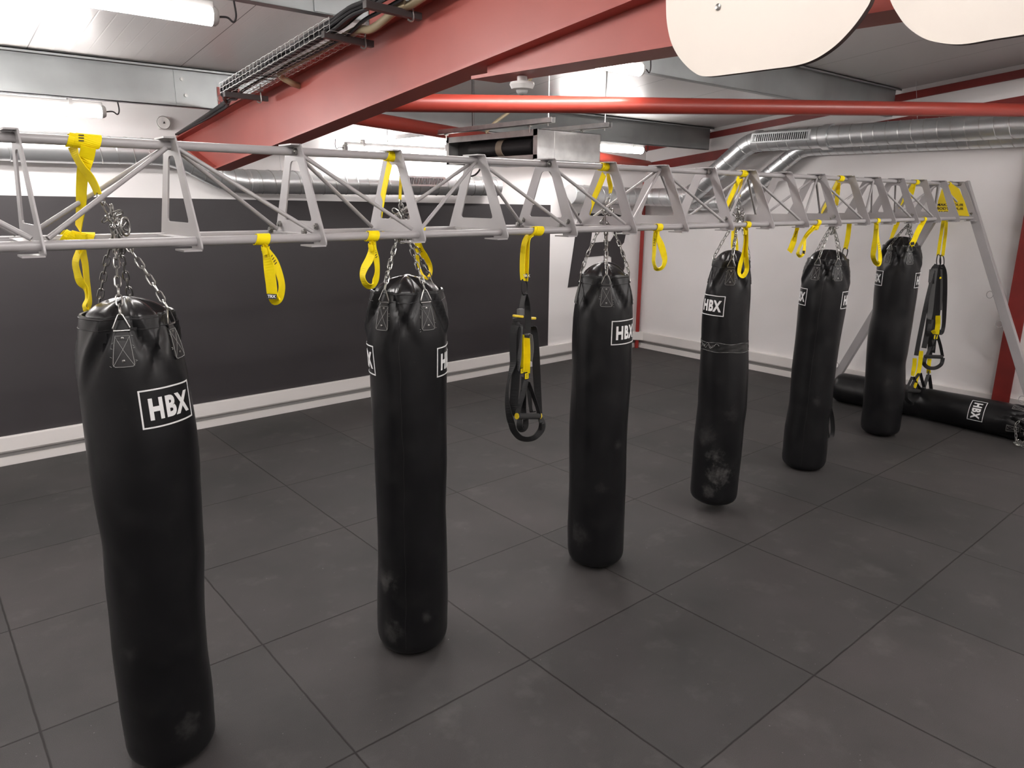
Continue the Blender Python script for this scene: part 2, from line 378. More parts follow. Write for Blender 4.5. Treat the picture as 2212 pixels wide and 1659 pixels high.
MB().prism([(RX-.085, yh+.02, hz-.014), (RX-.085, -2.6, hz-.064), (RX-.085, -2.6, hz-.05), (RX-.085, yh+.02, hz)], (.17, 0, 0)).build('haunch_flange', M['red'], rb)
gb = thing('gable_beam', (7.70, 4.9, 2.7), 'dark red steel beam along the top of the right wall', 'steel beam')
def strip(x0, x1, o0, o1, y0, y1):
    return MB().prism([(x0, y0, zc(y0)+o0), (x0, y1, zc(y1)+o0), (x0, y1, zc(y1)+o1), (x0, y0, zc(y0)+o1)], (x1-x0, 0, 0))
strip(7.725, 7.768, -.135, -.055, -5.9, 4.99).build('top_flange', M['red2'], gb)
strip(7.735, 7.768, -.43, -.31, -5.9, 4.99).build('bottom_flange', M['red2'], gb)
strip(7.755, 7.768, -.31, -.135, -5.9, 4.99).build('infill_panel', M['wall'], gb)
cl = thing('steel_column', (7.70, -.13, 0), 'dark red steel column standing against the right wall', 'column')
MB().b2((7.60, -.215, .0), (7.614, -.05, zc(-.13)-.43)).build('flange', M['red2'], cl)
MB().b2((7.614, -.138, 0), (7.768, -.126, zc(-.13)-.43)).build('web', M['red2'], cl)

def purlin(y, label, splice):
    p = thing('purlin', (1, y, zc(y)-.28), label, 'purlin', 'galvanised roof purlins')
    zt_, zb_ = zc(y)-.002, zc(y)-.285
    MB().b2((XL, y, zb_), (7.722, y+.006, zt_)).build('web', M['purlin'], p)
    MB().b2((XL, y, zb_), (7.722, y+.07, zb_+.006)).build('bottom_flange', M['purlin'], p)
    MB().b2((XL, y-.065, zt_-.006), (7.722, y, zt_)).b2((XL, y-.065, zt_-.02), (7.722, y-.061, zt_)).build('top_flange', M['purlin'], p)
    if splice:
        MB().b2((.70, y-.006, zb_+.004), (1.6, y, zt_-.012)).build('splice_plate', M['purlin'], p)
        for bx, dz in ((.755, .20), (.775, .085)):
            MB().cyl((bx, y-.016, zb_+dz), (bx, y-.006, zb_+dz), .013, 8).build('bolt', M['chrome'], p)
        MB().b2((1.02, y-.014, zb_-.03), (1.20, y-.006, zb_+.17)).build('cleat', M['red'], p)
    return p
purlin(3.85, 'galvanised purlin over the left wall, first from the black panel', True)
purlin(1.42, 'galvanised purlin above the punching bags, second from the left wall', True)
purlin(-1.01, 'galvanised purlin behind the cream rounded boards', False)

a, b = roof(868, 222, -.56), roof(2212, 238, -.56); d = (b-a).normalized()
p = a - d*((a.x-RX)/d.x); q = a + d*((7.60-a.x)/d.x)
p += d*.13; q = q if q.y > -4 else a + d*6.6
tube1 = MB().tube([p, q], .058, 24).build('bracing_tube', M['redtube'], smooth=True)
tag(tube1, 'bright red round brace tube crossing the room above the fan unit', 'brace tube', 'red roof brace tubes')
a, b = roof(800, 258, -.365), roof(1370, 352, -.365); d = (b-a).normalized()
p = a - d*((a.x-RX-.12)/d.x); q = a + d*((7.60-a.x)/d.x)
if q.y > 4.86: q = p + (q-p)*((4.86-p.y)/(q.y-p.y))
tag(MB().tube([p, q], .062, 24).build('bracing_tube', M['redtube'], smooth=True),
    'red round brace tube running low behind the fan unit towards the corner', 'brace tube', 'red roof brace tubes')
c = Vector((7.69, 4.93, 0))
tag(MB().tube([c, c+Vector((0, 0, 2.55))], .03, 16).build('corner_pipe', M['pipe'], smooth=True), 'thin dark red vertical pipe in the corner of the two walls', 'pipe')

# ------------------------------------------------------------------ fluorescent battens
def lamp(x0, x1, y, z, label, flip=False):
    t = thing('fluorescent_light', ((x0+x1)/2, y, z), label, 'ceiling light', 'fluorescent battens')
    prof = [(.0, .0), (.036, .0)]
    MB().tube([(x0+.03, y, z-.004), (x1-.03, y, z-.004)], .042, 16).build('diffuser', M['lens'], t, smooth=True)
    MB().b2((x0+.02, y-.03, z+.026), (x1-.02, y+.03, z+.062)).build('housing', M['lampbody'], t, bevel=.006)
    for e, s in ((x0, 1), (x1, -1)):
        MB().tube([(e, y, z), (e+s*.012, y, z), (e+s*.03, y, z)], [.036, .045, .045], 16).build('end_cap', M['lampbody'], t, smooth=True)
    e = x0 if flip else x1; s = -1 if flip else 1
    MB().tube(smooth_path([(e, y, z), (e+s*.05, y, z+.005), (e+s*.08, y, z-.012), (e+s*.095, y, z+.02), (e+s*.09, y, z+.085)]), .005, 6).build('cable', M['cable'], t, smooth=True)
    for u in (.15, .85):
        bx = x0+(x1-x0)*u
        MB().b2((bx-.012, y-.034, z+.02), (bx+.012, y+.034, z+.095)).build('bracket', M['lampbody'], t)
    return t
zl = lambda y: zc(y)-.345
lamp(-1.30, .205, 3.90, zl(3.9)-.01, 'lit fluorescent batten under the purlin nearest the left wall')
lamp(4.86, 6.37, 3.90, zl(3.9), 'lit fluorescent batten right of the fan unit near the far corner')
lamp(-1.30, .215, 1.48, zl(1.48)-.02, 'lit fluorescent batten at the top edge above the first bag')
lamp(1.58, 3.10, 1.22, zl(1.22), 'lit fluorescent batten right of the red beam haunch')
lamp(2.62, 4.13, 4.80, 2.795, 'lit fluorescent batten low on the left wall behind the fan unit', True)
for i, (x, y) in enumerate(((-4.0, 1.48), (-4.0, 3.9), (-4.0, -1.0), (-1.3, -1.3), (-1.3, -3.6), (2.0, -3.6), (2.4, -1.9), (5.0, -1.7), (5.0, -3.8))):  # extra battens out of view, added to brighten the near and right areas
    lamp(x, x+1.5, y, zl(y), 'unseen fluorescent batten added as fill light for the near part of the room')

# ------------------------------------------------------------------ ducts
def arcpath(pts, rad, n=8):
    pts = [Vector(p) for p in pts]; out = [pts[0]]
    for i in range(1, len(pts)-1):
        p = pts[i]; a = (pts[i-1]-p).normalized(); b = (pts[i+1]-p).normalized(); q0 = p+a*rad; q1 = p+b*rad
        for j in range(n+1):
            t = j/n; out.append(q0*(1-t)**2+p*2*t*(1-t)+q1*t*t)
    return out+[pts[-1]]
def dense(path, step):
    out = [path[0]]
    for a, b in zip(path, path[1:]):
        k = max(1, int((b-a).length/step))
        for j in range(1, k+1): out.append(a.lerp(b, j/k))
    return out
def seams(path, R, pitch, r=.005):
    """raised spiral seam"""
    pts = dense(path, .008); L = 0; vs = []; a = None
    for i, p in enumerate(pts):
        t = (pts[min(i+1, len(pts)-1)]-pts[max(i-1, 0)]).normalized()
        a = t.orthogonal() if a is None else a-t*a.dot(t); a.normalize(); b = t.cross(a)
        if i: L += (p-pts[i-1]).length
        w = 2*pi*L/pitch; vs.append(p+(a*cos(w)+b*sin(w))*(R+.0005))
    return MB().tube(vs, r, 4)
def duct(name, pts, R, bend, label, pitch=.13, grille=None, collars=(), hang=()):
    P = arcpath(pts, bend); t = thing(name, P[0], label, 'duct')
    MB().tube(P, R, 32, cap=False).tube(P, R-.006, 32, cap=False).build('duct_pipe', M['duct'], t, smooth=True)
    seams(P, R, pitch).build('spiral_seam', M['alu'], t, smooth=True)
    for (c, dr, w, ex) in collars:
        c, dr = Vector(c), Vector(dr).normalized()
        MB().tube([c-dr*w/2, c-dr*(w/2-.004), c+dr*(w/2-.004), c+dr*w/2], [R+.002, R+ex, R+ex, R+.002], 32).build('collar', M['duct'], t, smooth=True, angle=30)
    if grille:
        c, dr, up, ln, ht = [Vector(v) if isinstance(v, tuple) else v for v in grille]; nrm = dr.cross(up).normalized()
        g = MB()
        R3 = Matrix((dr, nrm, up)).transposed()
        g.box(c+nrm*.002, (ln, .008, ht), R3); g = g.build('grille_back', M['dark'], t)
        fr = MB()
        for s in (-1, 1):
            fr.box(c+nrm*.006+up*(s*(ht/2+.008)), (ln+.06, .012, .02), R3); fr.box(c+nrm*.006+dr*(s*(ln/2+.014)), (.03, .012, ht), R3)
        k = 26
        for i in range(k): fr.box(c+nrm*.008+dr*(ln*((i+.5)/k-.5)), (ln/k*.42, .012, ht), R3)
        fr.build('grille', M['duct'], t)
    for h in hang:
        h = Vector(h); MB().tube(smooth_path([h+Vector((0, -R-.004, .01)), h+Vector((0, -R*.75, -R*.72)), h+Vector((0, 0, -R-.003)), h+Vector((0, R*.8, -R*.65))], 4), .002, 5).tube([h+Vector((0, -R-.003, 0)), h+Vector((.01, -R*.5, R)), h+Vector((.0, 0, zc(h.y)-h.z))], .0015, 5).build('hanger_wire', M['steel'], t)
    return t
yd = 4.83
duct('ventilation_duct', [(-2.6, yd, 2.66), (.93, yd, 2.675), (1.40, yd, 2.435), (4.72, yd, 2.44)], .113, .18,
     'spiral steel air duct along the left wall above the black panel', grille=((3.55, yd-.112, 2.475), (1, 0, 0), (0, .25, 1), .56, .075),
     collars=(((-.08, yd, 2.675), (1, 0, 0), .5, .012), ((1.62, yd, 2.435), (1, 0, 0), .06, .006), ((4.68, yd, 2.44), (1, 0, 0), .08, .005)), hang=((1.9, yd, 2.435), (-.3, yd, 2.67)))
xm = 7.43
duct('ventilation_duct', [(xm, -4.5, 3.03), (xm, 3.02, 3.02), (xm, 3.92, 2.33), (xm-.02, 4.62, 2.33), (7.0, 4.77, 2.34), (5.95, 4.77, 2.36)], .125, .16,
     'thick spiral duct with a long grille high along the right wall, dropping at the corner', grille=((xm-.121, 2.55, 3.045), (0, -1, 0), (.2, 0, 1), .72, .085),
     collars=(((xm, 2.9, 3.02), (0, 1, 0), .08, .008), ((xm, 2.0, 3.02), (0, 1, 0), .09, .02), ((5.99, 4.77, 2.36), (1, 0, 0), .09, .006)), hang=((xm, 1.1, 3.03),))
x2 = 7.635
duct('ventilation_duct', [(x2, -4.5, 2.93), (x2, 2.42, 2.93), (x2, 3.30, 2.27), (x2-.01, 4.30, 2.24)], .10, .14,
     'thinner spiral duct tucked behind and under the thick duct', pitch=.10)

# ------------------------------------------------------------------ fan unit on struts
fx0, fx1, fy0, fy1, fz0, fz1 = 3.0, 3.75, 2.20, 3.48, 2.60, 2.845
fu = thing('fan_unit', ((fx0+fx1)/2, (fy0+fy1)/2, fz0), 'open sheet-metal fan unit hung from struts under the ceiling', 'fan unit')
MB().b2((fx0, fy0, fz0), (fx1, fy0+.004, fz1)).b2((fx0, fy1-.004, fz0), (fx1, fy1, fz1)).b2((fx0, fy0, fz1-.004), (fx1, fy1, fz1)).b2((fx0, fy0, fz0), (fx1, fy1, fz0+.004)).b2((fx1-.004, fy0, fz0), (fx1, fy1, fz1)).build('casing', M['alu'], fu)
MB().b2((fx0-.004, fy0, fz0), (fx0, fy1, fz0+.045)).b2((fx0-.004, fy0, fz1-.05), (fx0, fy1, fz1)).b2((fx0-.004, fy0, fz0), (fx0, fy0+.05, fz1)).b2((fx0-.004, fy1-.04, fz0), (fx0, fy1, fz1)).prism([(fx0, fy0+.05, fz0+.045), (fx0, fy0+.05, fz1-.05), (fx0+.10, fy0+.17, fz1-.07), (fx0+.10, fy0+.17, fz0+.10)], (0, .003, 0)).build('front_frame', M['alu'], fu)
MB().b2((fx0+.13, fy0+.01, fz0+.008), (fx1-.01, fy1-.01, fz1-.008)).build('interior', M['dark'], fu)
MB().tube([(fx0+.10, fy0+.12, fz0+.12), (fx0+.10, fy0+.62, fz0+.12), (fx0+.10, fy1-.3, fz0+.12)], .075, 20).build('fan_drum', M['dark'], fu, smooth=True)
MB().tube([(fx0+.10, fy0+.50, fz0+.12), (fx0+.10, fy0+.58, fz0+.12)], .079, 20).build('drum_band', M['tan'], fu, smooth=True)
MB().b2((fx0+.19, fy0-.003, fz0+.005), (fx0+.46, fy0, fz1-.005)).build('side_panel', M['alu'], fu)
for sx, y0, y1 in ((2.955, 1.97, 4.82), (3.57, 1.93, 4.62)):
    z0 = 2.872
    MB().b2((sx-.021, y0, z0), (sx-.017, y1, z0+.042)).b2((sx+.017, y0, z0), (sx+.021, y1, z0+.042)).b2((sx-.021, y0, z0), (sx+.021, y1, z0+.004)).build('strut', M['alu'], fu)
    for ry in (y0+.06, y1-.35):
        MB().cyl((sx, ry, z0-.02), (sx, ry, zc(ry)), .006, 8).build('threaded_rod', M['alu'], fu)
    for ry in (fy0+.05, fy1-.06):
        MB().cyl((sx, ry, fz1-.03), (sx, ry, z0+.02), .006, 8).box((sx, ry, fz1+.02), (.03, .03, .012)).build('hanger_bolt', M['chrome'], fu)
MB().tube([(2.955, 4.7, 2.88), (3.02, 4.75, 3.0), (3.0, 4.82, zc(4.82))], .0025, 5).tube([(2.955, 4.7, 2.88), (3.06, 4.72, 3.0), (3.0, 4.82, zc(4.82))], .0025, 5).build('hanger_wire', M['steel'], fu)
MB().tube(smooth_path([(3.02, 2.95, 2.60), (3.0, 3.0, 2.52), (3.0, 3.1, 2.49), (3.0, 3.2, 2.53), (3.05, 3.25, 2.60)]), .008, 8).build('cable_loop', M['cable'], fu, smooth=True)
p = roof(1035, 262, -.05); q = at(1035, 278, 1, p.y)
pp = Vector((2.75, 3.1, 2.93))
MB().cyl((2.95, 3.0, 2.88), (2.95, 3.0, zc(3.0)), .011, 10).build('support_rod', M['bracket'], fu)
MB().tube(smooth_path([(3.05, 2.95, 2.86), (3.12, 2.9, 2.95), (3.28, 2.8, 3.1), (3.4, 2.7, zc(2.7))]), .014, 8).build('flexible_hose', M['conduit'], fu, smooth=True)

# ------------------------------------------------------------------ sounder on the wall, sensor under the beam
sp = at(350, 266, 1, 4.99)
sn = thing('alarm_sounder', sp, 'small white round alarm sounder on the left wall below the purlin', 'alarm')
Mx = Matrix.Translation(sp) @ Matrix.Rotation(pi/2, 4, 'X')
MB().box(sp+Vector((.012, -.02, 0)), (.115, .035, .115)).build('back_box', M['whitep'], sn, bevel=.02)
MB().lathe([(.052, .03), (.056, .05), (.05, .064), (.045, .062)], 28, Mx).build('cover', M['whitep'], sn, smooth=True)
MB().lathe([(.057, .045), (.059, .052), (.054, .056)], 28, Mx).build('grey_ring', M['gap'], sn, smooth=True)
tp = [sp+Vector((x, -.066, z)) for x, z in ((-.010, -.008), (.010, -.008), (0, .012))]
MB().prism(tp, (0, -.001, 0)).build('mark', M['dark'], sn)
sp = at(1128, 156, 2, hz-.07); sp = Vector((1.06, at(1128, 160, 0, 1.06).y, hz-.035-.02))
sn = thing('motion_sensor', sp, 'white round ceiling sensor under the red beam haunch', 'sensor')
MB().lathe([(.022, .03), (.022, .008), (.052, .006), (.055, -.004), (.046, -.022), (.030, -.026)], 28, Matrix.Translation(sp)).build('body', M['whitep'], sn, smooth=True)
MB().lathe([(.026, -.024), (.025, -.034), (.017, -.044), (.004, -.048)], 24, Matrix.Translation(sp)).build('lens', M['lampbody'], sn, smooth=True)

# ------------------------------------------------------------------ cream boards hung at upper right
def board(outline, x, label, bolts):
    pts = [at(px, py, 0, x) for px, py in outline]
    me = plate_mesh(rounded([(p.y, p.z) for p in pts], [0, .07, .13, 0][:len(pts)], 8), [], .02)
    T4 = Matrix(((0, 0, 1, x), (1, 0, 0, 0), (0, 1, 0, 0), (0, 0, 0, 1)))
    t = thing('cream_board', (x, sum(p.y for p in pts)/len(pts), min(p.z for p in pts)), label, 'board', 'cream rounded boards')
    b = MB().mesh(me, T4)
    o = b.build('panel', [M['cream'], M['edge']], t)
    for p in o.data.polygons:
        if abs(p.normal.x) < .7: p.material_index = 1
    for bp in bolts:
        q = at(*bp, 0, x-.01); MB().lathe([(.008, 0), (.008, .003), (.004, .005)], 16, Matrix.Translation(q) @ Matrix.Rotation(-pi/2, 4, 'Y')).build('bolt', M['chrome'], t, smooth=True)
    ym = sum(p.y for p in pts)/len(pts)
    for dy in (-.12, .12): MB().b2((x+.01, ym+dy-.015, 2.85), (x+.03, ym+dy+.015, zc(ym+dy))).build('hanger', M['bracket'], t)
    return t
def outline_board(px, x, label, bolts):
    pts = [at(a, b, 0, x) for a, b in px]
    P = [(p.y, p.z) for p in pts]
    t = thing('cream_board', (x, sum(p[0] for p in P)/len(P), min(p[1] for p in P)), label, 'board', 'cream rounded boards')
    S = [(v.x, v.y) for v in smooth_path([(a, b, 0) for a, b in P], 5)]
    zz = 3.12
    S = [(S[0][0], zz)]+S+[(S[-1][0], zz)]
    me = plate_mesh(S, [], .018)
    o = MB().mesh(me, Matrix(((0, 0, 1, x), (1, 0, 0, 0), (0, 1, 0, 0), (0, 0, 0, 1)))).build('panel', [M['cream'], M['edge']], t)
    for p in o.data.polygons:
        if abs(p.normal.x) < .7: p.material_index = 1
    for bp in bolts:
        q = at(*bp, 0, x-.009); MB().lathe([(.008, 0), (.008, .003), (.004, .005)], 16, Matrix.Translation(q) @ Matrix.Rotation(-pi/2, 4, 'Y')).build('bolt', M['chrome'], t, smooth=True)
    ys = [p[0] for p in S]; ym = (min(ys)+max(ys))/2
    for dy in (-.1, .1): MB().b2((x+.009, ym+dy-.015, 2.95), (x+.025, ym+dy+.015, zc(ym+dy))).build('hanger', M['bracket'], t)
outline_board([(1443, -60), (1443, 0), (1445, 50), (1455, 95), (1475, 130), (1503, 157), (1530, 166), (1590, 160), (1660, 151), (1725, 142), (1766, 128), (1808, 100), (1845, 62), (1872, 25), (1886, -2), (1900, -60)],
              .55, 'cream rounded board hanging at the top, nearest the red beam', [(1552, 15)])
outline_board([(1905, -60), (1926, 0), (1940, 28), (1962, 58), (1995, 82), (2030, 93), (2080, 97), (2150, 86), (2215, 76), (2300, 60), (2360, 20), (2390, -60)],
              .58, 'cream rounded board cut by the top right corner of the view', [])

# ------------------------------------------------------------------ cable tray
ct = None
BR = []
for (rx, ry, lx, ly) in ((578, 214, 484, 203), (805, 96, 697, 74), (908, 37, 787, 9)):
    R = at(rx, ry, 0, 1.015); Lp = at(lx, ly, 1, R.y); BR.append((R, Lp))
ct = thing('cable_tray', BR[0][1], 'wire mesh cable tray on dark brackets beside the red beam', 'cable tray')
for R, Lp in BR:
    z = R.z; x0 = Lp.x
    MB().bar((x0, R.y, Lp.z), (R.x, R.y, z), .034, .034).build('bracket', M['bracket'], ct, bevel=.002)
    hx = R.x-.055
    MB().tube(smooth_path([(hx, R.y-.02, z+.09), (hx, R.y-.02, z+.02), (hx, R.y-.022, z-.02), (hx-.012, R.y-.02, z-.032), (hx-.026, R.y-.01, z-.024)], 5), .005, 8).build('hook_bolt', M['chrome'], ct, smooth=True)
    MB().box((hx, R.y-.02, z+.05), (.03, .03, .012)).build('clamp', M['steel'], ct)
(R0, L0), (R1, L1) = BR[0], BR[1]
def trayp(u, s, h):   # u along, s across 0..1, h height
    x0 = L0.x+(L1.x-L0.x)*u; x1 = x0+.21
    y = R0.y+.10+(R1.y-.06-R0.y-.10)*u; z = (R0.z+(R1.z-R0.z)*u)+.022
    return Vector((x0+.01+(x1-x0)*s, y, z+h))
w = MB()
for s, h in ((0, .062), (0, .03), (0, 0), (.25, 0), (.5, 0), (.75, 0), (1, 0), (1, .03), (1, .062)):
    w.tube([trayp(k/60, s, h)+Vector((0, 0, .0025*sin(k*2*pi/3))) for k in range(61)], .0016, 5)
n = 27
for k in range(n+1): w.tube([trayp(k/n, 0, .066), trayp(k/n, 0, 0), trayp(k/n, 1, 0), trayp(k/n, 1, .066)], .0016, 5)
w.build('mesh_basket', M['wire'], ct, smooth=True)
cb = thing('cable_bundle', BR[0][1], 'bundle of black cables lying in the wire tray and spilling over the red beam', 'cables')
for k in range(18):
    r = random.Random(k); s = .04+.55*r.random(); h = .008+.05*r.random(); pts = []
    pts.append(Vector((.60+.2*s, -1.0, zt(-1)-.02+h)))
    pts.append(Vector((L1.x+.10+.12*s, -.2, zt(-.2)-.02+h)))
    pts.append(Vector((L1.x+.06+.15*s, BR[2][0].y, BR[2][0].z+.03+h)))
    pts.append(Vector((L1.x+.01+.2*s, BR[2][0].y+.25, BR[2][0].z-.005+h)))
    for u in (.98, .8, .6, .4, .2, .02): pts.append(trayp(u, max(.04, min(.6, s+r.uniform(-.08, .08))), h+r.uniform(-.004, .006)))
    e = trayp(0, s, 0)
    xo = RX-.088-.022*r.random()
    pts += [e+Vector((.04, .14, -.015+h*.5)), Vector(((e.x+xo)/2, e.y+.34, zt(e.y+.34)+h*.9-.005)), Vector((xo, e.y+.60, zt(e.y+.6)+.004+h*.8)), Vector((xo, e.y+1.0, zt(e.y+1)+.004+h*.5)), Vector((RX-.07-.025*r.random(), 4.86, zt(4.86)+.022))]
    MB().tube(smooth_path(pts, 5), .0065+.004*r.random(), 7).build('cable', M['cable'], cb, smooth=True)
e = trayp(0, .3, 0)
MB().tube([Vector((e.x*.4+(RX-.1)*.6+.05*cos(t), e.y+.40, zt(e.y+.4)+.02+.035*sin(t))) for t in [i*2*pi/14 for i in range(14)]], .0025, 5, closed=True).build('cable_tie', M['steel'], cb)
pts = [Vector((.80, -.9, zt(-.9)+.01)), Vector((L1.x+.20, BR[2][0].y-.2, BR[2][0].z+.05)), Vector((L1.x+.19, BR[2][0].y, BR[2][0].z+.035)), Vector((L1.x+.17, BR[2][0].y+.25, BR[2][0].z-.03)), trayp(1, .72, .02), trayp(.75, .75, .02), trayp(.4, .75, .02), trayp(.35, 1.1, .0)+Vector((.03, 0, -.02)), trayp(.33, 1.2, 0)+Vector((.12, 0.05, -.02))]
tag(MB().tube(smooth_path(pts, 5), .02, 10).build('conduit', M['conduit'], smooth=True), 'beige flexible conduit running beside the black cables', 'conduit')
# ================================================================== suspension frame (truss)
YT, ZT, YF, YK, ZB, CR = .523, 2.468, .335, .711, 2.133, .0168
PX = [-.814, -.340, .134, .600, 1.070, 1.538, 2.010, 2.485, 2.965, 3.450, 3.925, 4.420, 4.915, 5.40, 5.88, 6.385, 6.87, 7.355]
PXL = [-2.71, -2.236, -1.762, -1.288]
fr = thing('training_rig', (3.3, YT, 0), 'long grey triangular lattice frame on splayed legs, carrying all the bags and straps', 'training frame')
xs0, xs1 = PXL[0]-.03, 7.40
for nm, y, z in (('top_chord', YT, ZT), ('bottom_chord', YF, ZB), ('bottom_chord', YK, ZB)):
    MB().tube([(xs0, y, z), (xs1, y, z)], CR, 20).build(nm, M['truss'], fr, smooth=True)
# folded plate, drawn in (y, z)
def mirror(L): return L + [(2*YT-y, z) for y, z in reversed(L)]
half = [(YT-.066, 2.495), (YT-.245, 2.118), (YT-.241, 2.103), (YT-.14, 2.103), (YT-.125, 2.143)]
outer = [(YT+.066, 2.495)] + half[:1] + half[1:] + [(2*YT-y, z) for y, z in reversed(half[1:])]
outer = [(-a, b) for a, b in outer]
hole = [(-(YT-.034), 2.432), (-(YT-.131), 2.195), (-(YT+.131), 2.195), (-(YT+.034), 2.432)]
outer = rounded(outer, [.008, .008, .01, .01, .006, .01, .01, .006, .01, .01][:len(outer)], 3)
pm = plate_mesh(outer, [rounded(hole, [.02, .018, .018, .02], 4)], .006)
def plate(x, parent):
    b = MB().mesh(pm, Matrix(((0, 0, 1, x), (-1, 0, 0, 0), (0, 1, 0, 0), (0, 0, 0, 1))))
    for s in (-1, 1):
        y0 = YT+s*.19; b.b2((x-.062, y0-.05, 2.1), (x, y0+.05, 2.106))     # folded feet
    b.b2((x-.05, YT-.12, 2.141), (x, YT+.12, 2.146))                        # folded lower lip
    b.b2((x-.038, YT-.06, 2.489), (x, YT+.06, 2.495))                       # folded top lip
    return b.build('triangular_plate', M['truss'], parent)
for x in PXL+PX: plate(x, fr)
P = dict(enumerate(PX)); P.update({-1: PXL[3], -2: PXL[2], -3: PXL[1], -4: PXL[0]})
dn = {(-2, 'd'), (-1, 'd'), (0, 'u'), (1, 'd'), (2, 'd'), (3, 'u'), (4, 'd'), (5, 'd'), (6, 'u'), (7, 'd'), (8, 'u'), (9, 'd'), (10, 'u'), (11, 'd'), (12, 'u'), (13, 'd'), (14, 'd'), (15, 'u'), (16, 'd'), (-3, 'u'), (-4, 'd')}
for i, k in dn:
    x0, x1 = P[i]+.022, P[i+1]-.022
    for y in (YF, YK):
        yy = YT+(y-YT)*.93; zl_, zh_ = ZB+.022, ZT-.012; s = (y-YT)*.08
        a, b = ((x0, YT+s, zh_), (x1, yy, zl_)) if k == 'd' else ((x0, yy, zl_), (x1, YT+s, zh_))
        MB().tube([a, b], .0085, 10).build('diagonal_brace', M['truss'], fr, smooth=True)
def bolt(p, d=(-1, 0, 0)):
    p = Vector(p); d = Vector(d)
    return MB().cyl(p, p+d*.012, .014, 6).cyl(p+d*.012, p+d*.016, .008, 10).build('bolt', M['chrome'], fr)
for i in (2, 5, 8, 11, 14, 17):
    x = P[i]-.003
    bolt((x, YT-.03, ZT-.002))
    for s in (-1, 1): bolt((x, YT+s*.176, ZB+.042)); bolt((x-.045, YT+s*.165, ZB+.02))
# legs
lx = 7.415
for s in (-1, 1):
    a = Vector((lx, YT+s*.045, 2.49)); b = Vector((lx, YT+s*1.115, .012))
    MB().bar(a, b, .07, .085, (0, 1, 0)).build('leg', M['truss'], fr, bevel=.004)
    MB().b2((lx-.08, b.y-.08, 0), (lx+.08, b.y+.08, .012)).build('foot_plate', M['truss'], fr)
    for u in ((.452, .569, .865) if s < 0 else (.86,)):
        q = a.lerp(b, u)+Vector((-.04, .045, 0)); MB().tube([q+Vector((-.0, .030*(1-cos(t))-.005, .036*sin(t))) for t in [i*2*pi/16 for i in range(16)]], .0035, 6, closed=True).build('strap_ring', M['truss'], fr, smooth=True)
    a2 = Vector((PXL[0]-.06, YT+s*.045, 2.49)); b2_ = Vector((PXL[0]-.06, YT+s*1.115, .012)); MB().bar(a2, b2_, .07, .085, (0, 1, 0)).build('leg', M['truss'], fr, bevel=.004)

# ================================================================== punching bags
def interp(L, y):
    if y <= L[0][1]: return L[0][0]
    for (x0, y0), (x1, y1) in zip(L, L[1:]):
        if y <= y1: return x0+(x1-x0)*(y-y0)/(y1-y0)
    return L[-1][0]
def link(mb, a, b, side, r=.0028, w=.0095):
    """one oval chain link from a to b"""
    a, b = Vector(a), Vector(b); d = (b-a); L = d.length; d.normalize(); s = (side-d*side.dot(d)).normalized(); e = r*1.6; pts = []
    for k in range(5): t = pi/2+pi*k/4; pts.append(a-d*e+d*(w*(1-.0))+d*(cos(t)*w)+s*(sin(t)*w))
    for k in range(5): t = -pi/2+pi*k/4; pts.append(b+d*e-d*w+d*(cos(t)*w)+s*(sin(t)*w))
    mb.tube(pts, r, 6, closed=True)
def chain(mb, pts, pitch=.033):
    P_ = dense([Vector(p) for p in pts], .002); acc = 0; nodes = [P_[0]]
    for a, b in zip(P_, P_[1:]):
        acc += (b-a).length
        if acc >= pitch: nodes.append(b); acc = 0
    for i, (a, b) in enumerate(zip(nodes, nodes[1:])):
        d = (b-a).normalized(); s0 = d.cross(Vector((.3, .8, .1))).normalized(); s = s0 if i % 2 else d.cross(s0)
        link(mb, a, b, s)
    return mb
class Bag: pass
def shape_bag(B):
    """fills B.pos(theta, h): a point of the skin; theta 0 faces the camera, h runs 0 (bottom) to 1 (rim)"""
    def pos(th, h, off=0.):
        h = max(0, min(1, h)); i = h*(len(B.lev)-1); j = min(int(i), len(B.lev)-2); t = i-j
        a, b = B.lev[j], B.lev[j+1]
        x = a[0]+(b[0]-a[0])*t; y = a[1]+(b[1]-a[1])*t; z = a[2]+(b[2]-a[2])*t; r = a[3]+(b[3]-a[3])*t
        d = (B.lev[-1][2]-z)                  # depth under the rim
        k = 0.
        for st in B.straps:
            e = (th-st+pi) % (2*pi)-pi
            k -= .022*exp(-(e/.30)**2)*exp(-(d/.10)**2)                       # pulled in at the strap
            if abs(e) < 1.3:
                for s in (-1, 1):
                    c = s*(.20+d*2.6); ww = .07+d*.35
                    k -= .022*exp(-((e-c)/ww)**2)*exp(-((d-.07)/.10)**2)      # diagonal crease
                    c2 = s*(.38+d*2.9)
                    k += .011*exp(-((e-c2)/(ww*1.2))**2)*exp(-((d-.09)/.12)**2)
        k += .0025*sin(3*th+B.seed)*sin(9*z+B.seed) + .0018*sin(5*th+2*B.seed+4*z)
        wv = B.face+th
        rr = r+k+off
        return Vector((x+rr*cos(wv), y+rr*sin(wv), z))
    B.pos = pos
